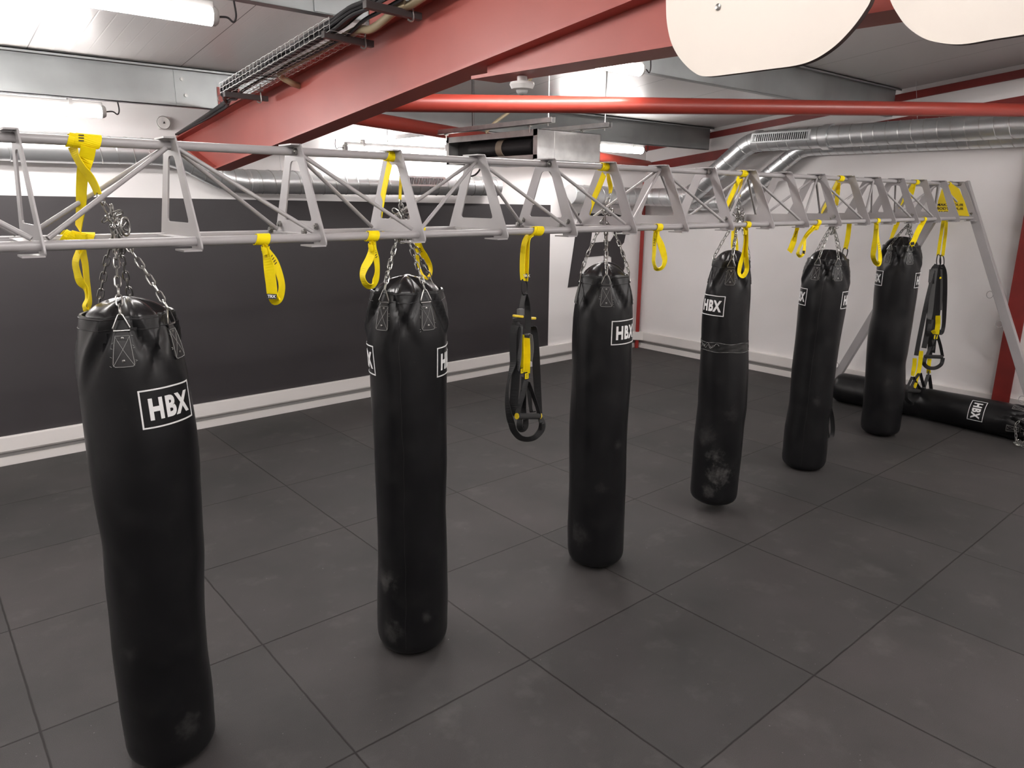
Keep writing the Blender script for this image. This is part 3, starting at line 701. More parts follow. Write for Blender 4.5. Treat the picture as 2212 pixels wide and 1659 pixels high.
def make_bag(left, right, rim_row, dome_row, bot_row, hang_x, straps, logos, patch_h, apex, label, seam=None, tape=None, seed=1):
    B = Bag(); B.seed = seed; H = Vector((hang_x, YT, 0)); dh = (H-Vector((CAM.x, CAM.y, 0))); dist = dh.length; dh.normalize(); B.face = atan2(-dh.y, -dh.x)
    lat = Vector((-dh.y, dh.x, 0))
    def row(py):
        l, r = ray(interp(left, py), py), ray(interp(right, py), py)
        al, ar = atan2(l.y, l.x), atan2(r.y, r.x); m = (al+ar)/2; ha = abs(al-ar)/2; md = ray((interp(left, py)+interp(right, py))/2, py)
        den = cos(m)*dh.x+sin(m)*dh.y; D = dist/den
        c = Vector((CAM.x+cos(m)*D, CAM.y+sin(m)*D, CAM.z+md.z/Vector((md.x, md.y)).length*D))
        return (c.x, c.y, c.z, D*sin(ha))
    rows = [row(rim_row+(bot_row-60-rim_row)*k/40) for k in range(41)]
    zr = rows[0][2]
    # bottom: near edge of the lower disc seen at bot_row
    bx = (interp(left, bot_row-60)+interp(right, bot_row-60))/2; d = ray(bx, bot_row); rb = rows[-1][3]*.80
    zbot = CAM.z + d.z/Vector((d.x, d.y)).length*(dist-rb); zbot = max(zbot, .012)
    rows = [q for q in rows if q[2] > zbot+.075]
    L = rows[-1]
    for u in (.070, .05, .034, .02, .010, .004, 0):
        s = u/.070; rows.append((L[0], L[1], zbot+u, L[3]*(.80+.20*sqrt(max(0, 1-(1-s)**2)))))
    # resample evenly in height (keep the rounded foot dense)
    rows.reverse(); B.lev = rows
    # even re-parametrisation
    zs = [r[2] for r in rows]; N_ = 90; ev = []
    def atz(z):
        for a, b in zip(rows, rows[1:]):
            if a[2] <= z <= b[2]:
                t = (z-a[2])/max(1e-9, b[2]-a[2]); return tuple(a[i]+(b[i]-a[i])*t for i in range(4))
        return rows[-1]
    for k in range(N_+1): ev.append(atz(zs[0]+(zs[-1]-zs[0])*k/N_))
    ev[0] = rows[0]; ev[-1] = rows[-1]
    # light smoothing of outline and centre line
    for _ in range(2):
        sm = list(ev)
        for k in range(4, N_): sm[k] = tuple((ev[k-1][i]+2*ev[k][i]+ev[k+1][i])/4 for i in range(4))
        ev = sm
    B.lev = ev; B.straps = [radians(s) for s in straps]; shape_bag(B)
    def hz(z): return (z-ev[0][2])/(ev[-1][2]-ev[0][2])
    base = (ev[0][0], ev[0][1], ev[0][2])
    t = thing('punching_bag', base, label, 'punching bag', 'hanging punching bags')
    n = 72; mb = MB(); vs = []; K = 110
    for k in range(K+1):
        h = 1-(1-k/K)**1.25 if False else k/K
        for j in range(n): vs.append(B.pos(2*pi*j/n, h))
    # rolled rim and inner side
    c = Vector(ev[-1][:3])
    for (o, dz) in ((-.002, .006), (-.009, .004), (-.010, -.03)):
        for j in range(n):
            p = B.pos(2*pi*j/n, 1, o); p.z += dz; vs.append(p)
    R_ = K+4; fs = [tuple(range(n-1, -1, -1))]
    for k in range(R_-1):
        for j in range(n): fs.append((k*n+j, k*n+(j+1) % n, (k+1)*n+(j+1) % n, (k+1)*n+j))
    mb.add(vs, fs); mb.build('body', M['vinyl'], t, smooth=True, angle=50)
    # hem line
    hem = MB().tube([B.pos(2*pi*j/n, hz(zr-.040), .0006) for j in range(n)], .0016, 5, closed=True).tube([B.pos(2*pi*j/n, hz(zr-.003), .0006) for j in range(n)], .0022, 5, closed=True); hem.build('hem', M['patch'], t, smooth=True)
    # domed cap
    dpx = (interp(left, rim_row)+interp(right, rim_row))/2; d = ray(dpx, dome_row); zd = CAM.z+d.z/Vector((d.x, d.y)).length*dist
    hgt = max(.045, zd-zr); vs = []; q = 14
    for i in range(q+1):
        u = i/q
        for j in range(n):
            th = 2*pi*j/n; e = B.pos(th, 1, -.012); rel = e-c; f = cos(u*pi/2)
            pin = 0.
            for st in B.straps:
                ee = (th-st+pi) % (2*pi)-pi; pin += exp(-(ee/.33)**2)
            zz = -.03+(hgt+.03)*sin(u*pi/2)**.9 - .022*pin*sin(u*pi)**1.2 + .006*sin(2*th+seed)*sin(u*pi)
            vs.append(Vector((c.x+rel.x*f, c.y+rel.y*f, zr+zz)))
    fs = [tuple(range(q*n, q*n+n))]
    for k in range(q):
        for j in range(n): fs.append((k*n+j, k*n+(j+1) % n, (k+1)*n+(j+1) % n, (k+1)*n+j))
    MB().add(vs, fs).build('top_cap', M['vinyl_cap'], t, smooth=True, angle=60)
    # straps: leather patch, stitching, rivets, ring, chain
    for si, st in enumerate(B.straps):
        r0 = ev[-1][3]
        def S(u, v, off=.003): return B.pos(st+u/r0, hz(zr-v), off)
        top, bot, wt, wb = .052, .052+patch_h, .026, .035
        gu, gv = 8, 8; vs = []
        for a in range(gv+1):
            for b_ in range(gu+1):
                v = a/gv; ww = wt+(wb-wt)*v; ww *= 1-.25*max(0, (v-.85)/.15)**2
                vs.append(S((b_/gu*2-1)*ww, top+(bot-top)*v, .0035))
        o = len(vs); fs = [(a*(gu+1)+b_, a*(gu+1)+b_+1, (a+1)*(gu+1)+b_+1, (a+1)*(gu+1)+b_) for a in range(gv) for b_ in range(gu)]
        pb = MB().add(vs, fs)
        pb.ribbon([S(0, top+.02, .004), S(0, top-.01, .005), S(0, top-.016, .012)], S(.01, top)-S(-.01, top), .038, .004)
        pt = pb.build('strap_patch', M['patch'], t)
        sol = pt.modifiers.new('thick', 'SOLIDIFY'); sol.thickness = .003; sol.offset = -1
        st_ = MB(); rr = .0009
        def W(v): return wt+(wb-wt)*v
        ins = .86
        st_.tube([S(-W(0)*ins, top+.006, .0055)]+[S(-W(v)*ins, top+(bot-top)*v, .0055) for v in (.3, .6, .9)]+[S(-W(1)*ins*.8, bot-.004, .0055), S(0, bot-.003, .0055), S(W(1)*ins*.8, bot-.004, .0055)]+[S(W(v)*ins, top+(bot-top)*v, .0055) for v in (.9, .6, .3)]+[S(W(0)*ins, top+.006, .0055)], rr, 5, closed=True)
        for s in (-1, 1): st_.tube([S(-s*W(0)*ins+s*2*W(.5)*ins*k/6*.98, top+.008+(bot-top-.014)*k/6, .0052) for k in range(7)], rr*.8, 5)
        rg = random.Random(si+seed*10)
        for k in range(9):
            s = rg.choice((-1, 1)); v = rg.random(); a = S(s*W(v)*1.0, top+(bot-top)*v, .004); st_.tube([a, S(s*(W(v)+rg.uniform(.003, .007)), top+(bot-top)*v+rg.uniform(-.004, .006), .003)], rr*.8, 4)
        st_.build('stitching', M['stitch'], pt, smooth=True)
        for v in (.13, .80):
            p = S(0, top+(bot-top)*v, .0045); nrm = (p-S(0, top+(bot-top)*v, -.02)).normalized()
            MB().lathe([(.0058, 0), (.0055, .0014), (.003, .0026)], 14, Matrix.Translation(p) @ nrm.to_track_quat('Z', 'Y').to_matrix().to_4x4()).build('rivet', M['chrome'], pt, smooth=True)
        # triangular ring
        nrm = (S(0, top)-S(0, top, -.05)).normalized(); sd = (S(.01, top)-S(-.01, top)).normalized()
        b0 = S(0, top-.014, .011); up = Vector((0, 0, 1))
        lean = (up*.052 - nrm*.006)
        tri = [b0-sd*.026-up*.002, b0+sd*.026-up*.002, b0+sd*.027+up*.008, b0+lean+sd*.007, b0+lean*1.12, b0+lean-sd*.007, b0-sd*.027+up*.008]
        MB().tube(tri, .003, 8, closed=True).build('ring', M['chrome'], t, smooth=True)
        ap = Vector(apex) if not callable(apex) else apex(st)
        start = b0+lean*1.02
        dd = (ap-start); sag = start+dd*.5+Vector((0, 0, -.01))+Vector((nrm.x, nrm.y, 0))*.012
        ch = MB(); chain(ch, smooth_path([start, sag, ap], 8)); ch.build('chain', M['chrome'], t, smooth=True)
    # logos: white outline and letters wrapped round the skin
    for la, zrow in logos:
        la = radians(la)
        zc_ = row(zrow)[2]; r0 = atz(zc_)[3]; Wd, Hd = .212, .142
        def S2(u, v, off=.0022): return B.pos(la+u/r0, hz(zc_+v), off)
        pb = MB(); g = 26
        th_ = .0055
        for (u0, u1, v0, v1) in ((-Wd/2, Wd/2, Hd/2-th_, Hd/2), (-Wd/2, Wd/2, -Hd/2, -Hd/2+th_), (-Wd/2, -Wd/2+th_, -Hd/2, Hd/2), (Wd/2-th_, Wd/2, -Hd/2, Hd/2)):
            a_, b_ = (g, 1) if u1-u0 > .05 else (1, g)
            vs = [S2(u0+(u1-u0)*i/a_, v0+(v1-v0)*j/b_) for j in range(b_+1) for i in range(a_+1)]
            pb.add(vs, [(j*(a_+1)+i, j*(a_+1)+i+1, (j+1)*(a_+1)+i+1, (j+1)*(a_+1)+i) for j in range(b_) for i in range(a_)])
        tm = TM; vs = [S2(v.co.x, v.co.y) for v in tm.vertices]
        pb.add(vs, [tuple(p.vertices) for p in tm.polygons])
        lg = pb.build('logo', M['white'], t); sol = lg.modifiers.new('ink', 'SOLIDIFY'); sol.thickness = .0012; sol.offset = 1
    if seam is not None:
        sa = radians(seam); MB().tube([B.pos(sa+.01*sin(k*.9), .02+.93*k/60, .0004) for k in range(61)], .0013, 5).build('seam', M['patch'], t, smooth=True)
    if tape is not None:
        zt0, zt1 = row(tape[0])[2], row(tape[1])[2]; vs = []; g = 6
        for a in range(g+1):
            for j in range(n):
                th = 2*pi*j/n; z = zt0+(zt1-zt0)*a/g+.004*sin(4*th+1); vs.append(B.pos(th, hz(z), .0016+.0012*sin(9*th+a*2.)*(1 if 0 < a < g else .2)))
        MB().add(vs, [(a*n+j, a*n+(j+1) % n, (a+1)*n+(j+1) % n, (a+1)*n+j) for a in range(g) for j in range(n)]).build('tape_band', M['tape'], t, smooth=True)
        cr = MB()
        for (z, lo, hi, f) in ((zt0, -1.3, 1.2, .004), (zt1, -1.3, 1.4, .003), ((zt0*2+zt1)/3, -1.2, -.2, .016), ((zt0+zt1)/2, -1.0, -.4, .012)):
            cr.tube([B.pos(lo+(hi-lo)*k/26, hz(z+f*sin(k*.55+z*40)), .0035) for k in range(27)], [.0004+.0009*abs(sin(k*.7+z*9)) for k in range(27)], 4)
        cr.build('tape_edge', M['stitch'], t, smooth=True)
    return B, t
TM = text_mesh('HBX', .118, bold=.0052, sub=4, space=1.16)
_xs = [v.co.x for v in TM.vertices]; _ys = [v.co.y for v in TM.vertices]
_cx, _cy = (min(_xs)+max(_xs))/2, (min(_ys)+max(_ys))/2; _sx = .163/(max(_xs)-min(_xs)); _sy = .080/(max(_ys)-min(_ys))
for v in TM.vertices: v.co.x = (v.co.x-_cx)*_sx+.004; v.co.y = (v.co.y-_cy)*_sy-.002

BAGS = [
 dict(left=[(172, 665), (168.8, 677), (163.7, 736), (165.4, 804), (175.6, 888), (185.7, 973), (195.8, 1047), (202.6, 1086), (216, 1153), (222.8, 1238), (231.3, 1305), (238, 1390), (246, 1444), (257.6, 1521), (267.6, 1571), (271, 1600)],
      right=[(375, 665), (376, 672), (386.6, 716), (398.4, 770), (408.5, 821), (417, 871), (426, 925), (432, 990), (433.5, 1057), (439, 1153), (444.3, 1204), (444.5, 1271), (445.6, 1339), (451, 1425), (461.7, 1494), (467.4, 1551), (467, 1600)],
      rim_row=676, dome_row=640, bot_row=1668, straps=[-9, 62, 172, -142], logos=[(33, 860)], patch_h=.115, px=(246, 478), seed=1,
      label='black punching bag nearest the camera, at the left end of the frame'),
 dict(left=[(800, 620), (800, 624), (794, 681), (793, 741), (799, 801), (801.4, 862), (809, 952), (810.5, 997), (813, 1100), (815.6, 1201), (814.6, 1302), (815, 1360)],
      right=[(956, 620), (957, 625), (962.7, 666), (965.7, 711), (966, 771), (965.7, 832), (964.8, 892), (965.7, 997), (962, 1100), (965.5, 1201), (968, 1285), (966, 1360)],
      rim_row=626, dome_row=594, bot_row=1415, straps=[-38, 30, 128, -140], logos=[(-88, 768), (76, 772)], patch_h=.115, px=(868, 470), seam=-12, seed=2,
      label='black punching bag second from the left, with a long vertical seam facing us'),
 dict(left=[(1250, 588), (1250.6, 592), (1244.6, 631), (1238.6, 679), (1235, 739), (1233.8, 848), (1232.7, 858), (1231, 931), (1229.8, 1003), (1228, 1075), (1226, 1148), (1227, 1190)],
      right=[(1360, 588), (1360, 592), (1366, 631), (1367.5, 679), (1366, 739), (1362.7, 812), (1360, 858), (1357.5, 913), (1354, 985), (1350, 1075), (1348.5, 1148), (1346.6, 1190)],
      rim_row=594, dome_row=566, bot_row=1226, straps=[5, 90, 180, -78], logos=[(50, 708)], patch_h=.115, px=(1310, 455), seam=-52, seed=3,
      label='black punching bag third from the left, hanging in front of the wall letter'),
 dict(left=[(1538, 555), (1537.5, 562), (1534, 585), (1526.7, 619), (1519.5, 655), (1515.8, 691), (1514, 734), (1512, 763), (1509, 812), (1507.4, 848), (1507.6, 877), (1498.6, 949), (1495, 1003), (1491.7, 1057)],
      right=[(1622, 550), (1622, 556), (1622.6, 585), (1622, 643), (1619.5, 679), (1616.6, 734), (1616.6, 787), (1615, 848), (1614.3, 877), (1608.9, 913), (1601.6, 985), (1596, 1039), (1594, 1057)],
      rim_row=562, dome_row=540, bot_row=1092, straps=[2, 92, 180, -88], logos=[(-42, 656)], patch_h=.11, px=(1596, 462), tape=(734, 752), seed=4,
      label='black punching bag fourth from the left, with a torn band of tape round it'),
 dict(left=[(1745, 550), (1744.7, 558), (1737.6, 585), (1730.6, 620), (1724.7, 656), (1720.7, 703), (1717.6, 738), (1709, 804), (1703.5, 875), (1694, 928), (1690, 977), (1688.5, 995)],
      right=[(1834.5, 550), (1834.5, 560), (1835.6, 585), (1834, 620), (1828, 667), (1821, 703), (1813, 746), (1804.6, 804), (1796.4, 875), (1792, 900), (1787, 983), (1784, 995)],
      rim_row=560, dome_row=539, bot_row=1029, straps=[-28, 30, 140, -130], logos=[(-76, 640), (80, 643)], patch_h=.11, px=(1800, 476), seam=-5, seed=5,
      label='black punching bag fifth from the left, in front of a frame leg'),
 dict(left=[(1906, 520), (1905.7, 529), (1901, 554), (1892.8, 585), (1886.9, 632), (1883.4, 679), (1876.3, 710), (1870.4, 781), (1865.7, 840), (1862, 899), (1860, 915)],
      right=[(1988, 520), (1988.7, 530), (1990.3, 557), (1987.3, 597), (1982, 632), (1974, 679), (1970.4, 710), (1963.3, 757), (1957.4, 781), (1956.3, 840), (1949, 899), (1947, 915)],
      rim_row=531, dome_row=511, bot_row=941, straps=[-36, 28, 130, -140], logos=[(-72, 600), (84, 602)], patch_h=.11, px=(1962, 480), seed=6,
      label='black punching bag farthest along the frame, beside the bundle of straps'),
]
SCUFF = [[(20, .1, .10, .35), (-40, .3, .08, .2)], [(-50, .22, .13, .6), (-35, .08, .10, .5), (20, .12, .06, .4)], [(-40, .12, .12, .35), (40, .45, .06, .4), (10, .3, .08, .25)],
         [(10, .14, .16, .9), (-5, .22, .10, .7), (-10, .07, .10, .6), (25, .40, .10, .3), (-30, .3, .14, .35)], [(20, .35, .08, .25)], [(10, .3, .08, .2)]]
BAGOBJ = []
for b in BAGS:
    ap = at(b['px'][0], b['px'][1], 1, YT)
    kw = {k: v for k, v in b.items() if k != 'px'}
    # hang in line with the cluster but let the silhouette decide the lateral place
    mid = (interp(b['left'], b['rim_row']+200)+interp(b['right'], b['rim_row']+200))/2
    hx = at(mid, b['rim_row']+200, 1, YT).x
    B, t = make_bag(hang_x=hx, apex=(ap.x, ap.y, ap.z-.02), **kw)
    BAGOBJ.append((B, t, ap))
    if b.get('scuffs') or True:
        sp_ = []
        for (an, h, r, am) in SCUFF[b['seed']-1]:
            q = B.pos(radians(an), h)-ROOTLOC[t.name]; sp_.append((q, r, am*.45))
        [c for c in t.children if c.name.startswith('body')][0].data.materials[0] = worn_vinyl(sp_)
    # gathered spare links and hook above the bag
    g = MB(); rg = random.Random(b['seed']*3)
    for k in range(13):
        a = ap+Vector((rg.uniform(-.018, .022), rg.uniform(-.02, .02), rg.uniform(-.06, .035))); d = Vector((rg.uniform(-1, 1.2), rg.uniform(-1, .6), rg.uniform(-.9, .9))).normalized()*.034
        link(g, a, a+d, Vector((rg.uniform(-1, 1), rg.uniform(-1, 1), 1)))
    for k in range(3):
        chain(g, [ap+Vector((-.012+.012*k, .006*k, .02)), ap+Vector((.0+.008*k, -.01, -.08)), ap+Vector((-.01+.012*k, .01, -.13))])
    g.build('gathered_links', M['chrome'], t, smooth=True)
    hk = MB(); c0 = ap+Vector((.03, -.02, -.02))
    hk.tube([c0+Vector((.016*cos(a), .01*cos(a), .030*sin(a)+.0)) for a in [i*2*pi/18 for i in range(18)]], .0042, 8, closed=True)
    hk.build('carabiner', M['chrome'], t, smooth=True)
# ================================================================== yellow webbing straps
WEB = .045
def frame_at(pts, i):
    a = pts[max(i-1, 0)]; b = pts[min(i+1, len(pts)-1)]; t = (b-a).normalized(); v = (pts[i]-CAM).normalized()
    lat = t.cross(v).normalized(); return t, lat, t.cross(lat)
def webpath(L, y0, n=5):
    """L: (px, py, apparent width px, dy) -> centre line, width vectors of a twisting strap"""
    P3 = [at(q[0], q[1], 1, y0+(q[3] if len(q) > 3 else 0)) for q in L]
    wd = [Vector((q[2], 0, 0)) for q in L]
    pts = smooth_path(P3, n); ws = [v.x for v in smooth_path(wd, n)]
    wv = []; last = None
    for i in range(len(pts)):
        t, lat, nn = frame_at(pts, i)
        if last is not None and lat.dot(last) < 0: lat = -lat
        last = lat
        c = max(.1, min(1, 1.03*ws[i]*pxm(pts[i])/WEB)); a = math.acos(c)
        nn = t.cross(lat); wv.append(lat*cos(a)+nn*sin(a))
    return pts, wv
def web(mb, L, y0, w=WEB, t=.0026):
    pts, wv = webpath(L, y0); return mb.ribbon(pts, wv, w, t)
def chord_ring(mb, x, y, z, width=.05, tilt=0., R=CR+.0032, turns=1):
    for k in range(turns):
        pts = []; wv = []
        for i in range(25):
            a = 2*pi*i/24; pts.append(Vector((x+tilt*cos(a)+k*.012, y+(R+k*.002)*sin(a), z+(R+k*.002)*cos(a)))); wv.append(Vector((1, .0, .12*sin(a))))
        mb.ribbon(pts, wv, width*(1-.15*k), .0028)
    return mb
def knot(mb, p, s=.016):
    p = Vector(p)
    for k in range(3):
        c = p+Vector((0, 0, -.007*k)); q = []
        for i in range(13):
            a = 2*pi*i/12; q.append(c+Vector((s*(1-.12*k)*cos(a), s*.9*(1-.12*k)*sin(a), .003*sin(a+k))))
        mb.ribbon(q, Vector((0, 0, 1)), .016, .003)
    return mb
def stitches(parent, L, y0, idx, n=4):
    """short dark bar tacks across a strap"""
    pts, wv = webpath(L, y0); m = MB()
    for k in range(n):
        i = min(len(pts)-2, idx+k); t, lat, nn = frame_at(pts, i); w = wv[i].normalized(); nrm = t.cross(w)
        if nrm.dot(CAM-pts[i]) < 0: nrm = -nrm
        c = pts[i]+nrm*.0022; m.ribbon([c-t*.0016, c+t*.0016], w, .017, .0012)
    return m.build('stitching', M['dark'], parent)
def tab(parent, p, w, h, txt=None, lean=0.):
    """black woven tab facing the camera, with white lettering"""
    p = Vector(p); v = (CAM-p).normalized(); up = Vector((0, 0, 1)); x = up.cross(v).normalized(); up = v.cross(x)
    x, up = x*cos(lean)+up*sin(lean), up*cos(lean)-x*sin(lean)
    R3 = Matrix((x, up, v)).transposed(); c = p+v*.006
    o = MB().box(c, (w, h, .002), R3).build('label_tab', M['blackp'], parent)
    if txt:
        tm = text_mesh(txt, h*.75, bold=.0006); M4 = Matrix.Translation(c+v*.0016) @ R3.to_4x4()
        MB().mesh(tm, M4).build('lettering', M['white'], o)
    return o
FRONT, BACK, TOP = (YF, ZB), (YK, ZB), (YT, ZT)
def loop_strap(px, where, L, label, tack=None, tabs=(), ring=True, width=.05, tilt=.006):
    y, z = where; g = at(*px, 1, y); x = g.x
    t = thing('anchor_strap', (x, y, z-.25), label, 'strap', 'yellow anchor straps')
    k_ = at(px[0], px[1], 1, y); s_ = .019/pxm(k_); L0 = L
    L = [((px[0]+2*L[0][0])/3, px[1]+s_, L[0][2], -.004)]+L+[((px[0]+2*L[-1][0])/3, px[1]+s_, L[-1][2], .004)]
    m = MB(); web(m, L, y)
    m.build('loop', M['yellow'], t)
    k = MB()
    if ring:
        chord_ring(k, x, y, z, width, tilt)
    e = at(L0[0][0], L0[0][1]+1, 1, y); knot(k, (e.x, y-.002, min(z-CR-.004, e.z)), .0145)
    k.build('knot', M['yellow'], t)
    if tack is not None: stitches(t, L, y, tack+5)
    for (tx, ty, w, h, txt, lean) in tabs:
        q = at(tx, ty, 1, y-.012); s = pxm(q); tab(t, q, w*s, h*s, txt, lean)
    return t
loop_strap((565, 515), FRONT, [(573, 536, 10), (577, 556, 16), (582, 585, 21, -.004), (586, 615, 21, -.006), (589, 640, 20, -.004), (596, 650, 14, .01), (605, 642, 13, .02), (609, 618, 12, .02), (603, 590, 13, .015), (592, 564, 15, .01), (577, 540, 10, .006)],
           'yellow strap loop with a black tab, hanging between the first and second bags', 44, [(586.5, 640.5, 21, 11, 'TRX', -.08)])
loop_strap((803, 510), FRONT, [(803, 530, 10), (803, 545, 15), (797, 562, 16), (787, 580, 14), (783, 598, 10), (790, 613, 10), (802, 617, 11, .01), (811, 606, 12, .015), (815, 585, 9, .015), (813, 560, 11, .01), (808, 538, 10, .006)],
           'yellow strap loop hanging just left of the second bag chains', 46)
loop_strap((905, 512), BACK, [(902, 524, 14), (908, 540, 14), (919, 556, 12), (929, 575, 8), (930, 592, 6), (922, 600, 7), (912, 594, 6, .01), (905, 575, 5, .01), (901, 550, 8, .01), (900, 527, 10, .006)],
           'yellow strap loop hanging behind the right chains of the second bag', 3)
loop_strap((1421, 490), FRONT, [(1416, 505, 8), (1414, 520, 8, .01), (1413, 545, 7, .01), (1412, 566, 6, .01), (1418, 580, 6), (1430, 577, 8), (1436, 564, 9), (1434, 550, 12), (1428, 530, 13), (1420, 510, 9)],
           'yellow strap loop hanging between the third and fourth bags', 4)
loop_strap((1586, 482), BACK, [(1585, 494, 8), (1583, 510, 6), (1582, 530, 5), (1585, 548, 6), (1592, 540, 5), (1590, 515, 5), (1587, 496, 6)],
           'yellow strap loop hanging behind the middle chain of the fourth bag')
loop_strap((1613, 485), FRONT, [(1611, 498, 9), (1612, 520, 8), (1611, 540, 8), (1612, 565, 9), (1613, 583, 8), (1605, 596, 8), (1597, 590, 7, .01), (1599, 572, 8, .012), (1605, 550, 6, .012), (1609, 525, 5, .01), (1610, 502, 6, .006)],
           'long yellow strap loop hanging in front of the fourth bag')
loop_strap((1723, 480), BACK, [(1722, 492, 7), (1718, 508, 8), (1713, 525, 13), (1708, 538, 14), (1705, 543, 10), (1710, 530, 6, .01), (1719, 500, 4, .006)],
           'folded yellow strap, first to the right of the fourth bag', 3)
loop_strap((1765, 483), FRONT, [(1764, 489, 9), (1757, 493, 9), (1745, 505, 8), (1735, 520, 6), (1727, 535, 5), (1724, 547, 5), (1730, 552, 6), (1736, 545, 6), (1738, 530, 5, .008), (1740, 513, 5, .012), (1755, 496, 5, .006)],
           'curved yellow strap with a black tab, hanging just left of the fifth bag', 4, [(1736, 545, 5, 7, None, 0)])
loop_strap((1894, 477), FRONT, [(1893, 487, 8), (1891, 510, 8), (1888, 535, 10), (1886, 553, 9), (1891, 567, 8), (1899, 570, 7), (1901, 556, 7, .01), (1899, 535, 5, .012), (1896, 510, 4, .01), (1895, 490, 5, .006)],
           'yellow strap loop hanging between the fifth and sixth bags', 34)
loop_strap((1939, 470), BACK, [(1938, 481, 9), (1933, 495, 8), (1927, 510, 6), (1924, 520, 5), (1930, 505, 4, .008), (1937, 483, 4, .006)],
           'short yellow strap hanging behind the left chain of the sixth bag')
loop_strap((1995, 474), FRONT, [(1994, 480, 7), (1988, 490, 11), (1981, 504, 14), (1975, 518, 12), (1969, 529, 9), (1974, 522, 5, .008), (1985, 500, 4, .01), (1993, 483, 4, .006)],
           'yellow strap with a black tab, hanging over the right shoulder of the sixth bag', None, [(1971, 526, 7, 6, None, .3)])

# straps that carry the bags from the top tube
def bag_strap(px, long_leg, short_leg, label, ap, width=.06, turns=2, extra=None, tie=True):
    x = at(*px, 1, YT).x
    t = thing('bag_strap', (x, YT, ZT-.3), label, 'strap', 'yellow straps carrying the bags')
    k = chord_ring(MB(), x, YT, ZT, width, .008, turns=turns); k.build('wrap', M['yellow'], t)
    m = MB(); web(m, long_leg, YT)
    if tie:
        e = at(long_leg[-1][0], long_leg[-1][1], 1, YK); chord_ring(m, e.x, YK, ZB, .042)
    m.build('long_leg', M['yellow'], t)
    m = MB(); web(m, short_leg, YT); m.build('short_leg', M['yellow'], t)
    e = at(short_leg[-1][0], short_leg[-1][1], 1, YT+(short_leg[-1][3] if len(short_leg[-1]) > 3 else 0))
    c = MB(); d = (ap-e); nlen = max(2, int(d.length/.034))
    for i in range(nlen): link(c, e.lerp(ap, i/nlen), e.lerp(ap, (i+1)/nlen), Vector((.6, -.7, .1)) if i % 2 else Vector((.7, .6, .1)), .003, .010)
    c.build('connector', M['chrome'], t, smooth=True)
    return t
A = [b[2] for b in BAGOBJ]
t = bag_strap((179, 306), [(191, 318, 30, -.025), (188, 335, 29, -.01), (179, 372, 22, .03), (176, 405, 19, .07), (175, 440, 18, .11), (171, 475, 13, .16), (169, 494, 11, .185)],
              [(157, 317, 17, .022), (164, 338, 13, .02), (178, 362, 14, .012), (194, 382, 15, .005), (205, 402, 14, 0), (212, 420, 13, 0)],
              'broad crossed yellow strap looped over the top tube above the first bag', A[0]+Vector((-.01, 0, .03)), .09)
m = MB(); chord_ring(m, at(160, 506, 1, YK).x, YK, ZB, .085, .02, turns=2); knot(m, (at(171, 498, 1, YK).x, YK-.02, ZB+.012), .02)
m.build('knot', M['yellow'], t)
m = MB(); web(m, [(172, 520, 12), (172, 540, 12), (163, 565, 11), (167, 590, 12), (174, 610, 14), (186, 625, 9), (188, 645, 6), (182, 660, 6), (187, 669, 7), (194, 655, 7, .01), (191, 630, 9, .012), (187, 600, 10, .012), (184, 570, 11, .01), (178, 541, 13, .006), (176, 520, 12, .004)], YK); m.build('tail_loop', M['yellow'], t)
m = MB()
for k in range(3): m.box(at(175.5, 292+6*k, 1, YT-CR-.008), (.016, .002, .0035))
m.build('stitching', M['dark'], t)
bag_strap((844, 340), [(842, 352, 11, -.012), (836, 380, 10, .03), (828, 420, 10, .09), (820, 470, 9, .15), (817, 490, 9, .185)], [(869, 340, 5, 0), (867, 370, 5, 0), (865, 400, 5, 0), (864, 432, 5, 0)],
          'yellow strap looped over the top tube above the second bag', A[1]+Vector((0, 0, .04)), .045)
bag_strap((1303, 364), [(1305, 376, 11, -.008), (1292, 408, 11, .05), (1278, 440, 11, .11), (1267, 468, 11, .16), (1262, 482, 10, .185)], [(1313, 374, 5, 0), (1316, 390, 8, 0), (1319, 405, 8, 0), (1318, 418, 5, 0)],
          'yellow strap looped over the top tube above the third bag', A[2]+Vector((0, 0, .04)), .05)
bag_strap((1604, 374), [(1597, 385, 9, -.005), (1586, 410, 9, .06), (1574, 436, 8, .12), (1565, 456, 7, .17), (1562, 470, 7, .185)], [(1602, 386, 6, 0), (1600, 400, 5, 0), (1598, 415, 5, 0), (1597, 425, 4, 0)],
          'yellow strap looped over the top tube above the fourth bag', A[3]+Vector((0, 0, .04)), .055)
t = bag_strap((1814, 387), [(1808, 394, 6, -.005), (1797, 416, 6, .06), (1785, 440, 6, .13), (1774, 460, 5, .18), (1772, 468, 5, .185)], [(1811, 394, 8, 0), (1810, 412, 8, 0), (1808, 430, 8, 0), (1806, 444, 7, 0)],
              'yellow strap looped over the top tube above the fifth bag', A[4]+Vector((0, 0, .04)), .06)
bag_strap((1978, 393), [(1973, 398, 6, -.005), (1962, 416, 6, .06), (1948, 437, 5, .13), (1936, 454, 5, .18), (1934, 462, 5, .185)], [(1974, 399, 7, 0), (1971, 412, 8, 0), (1967, 424, 8, 0), (1965, 433, 6, 0)],
          'yellow strap looped over the top tube above the sixth bag', A[5]+Vector((0, 0, .04)), .055)

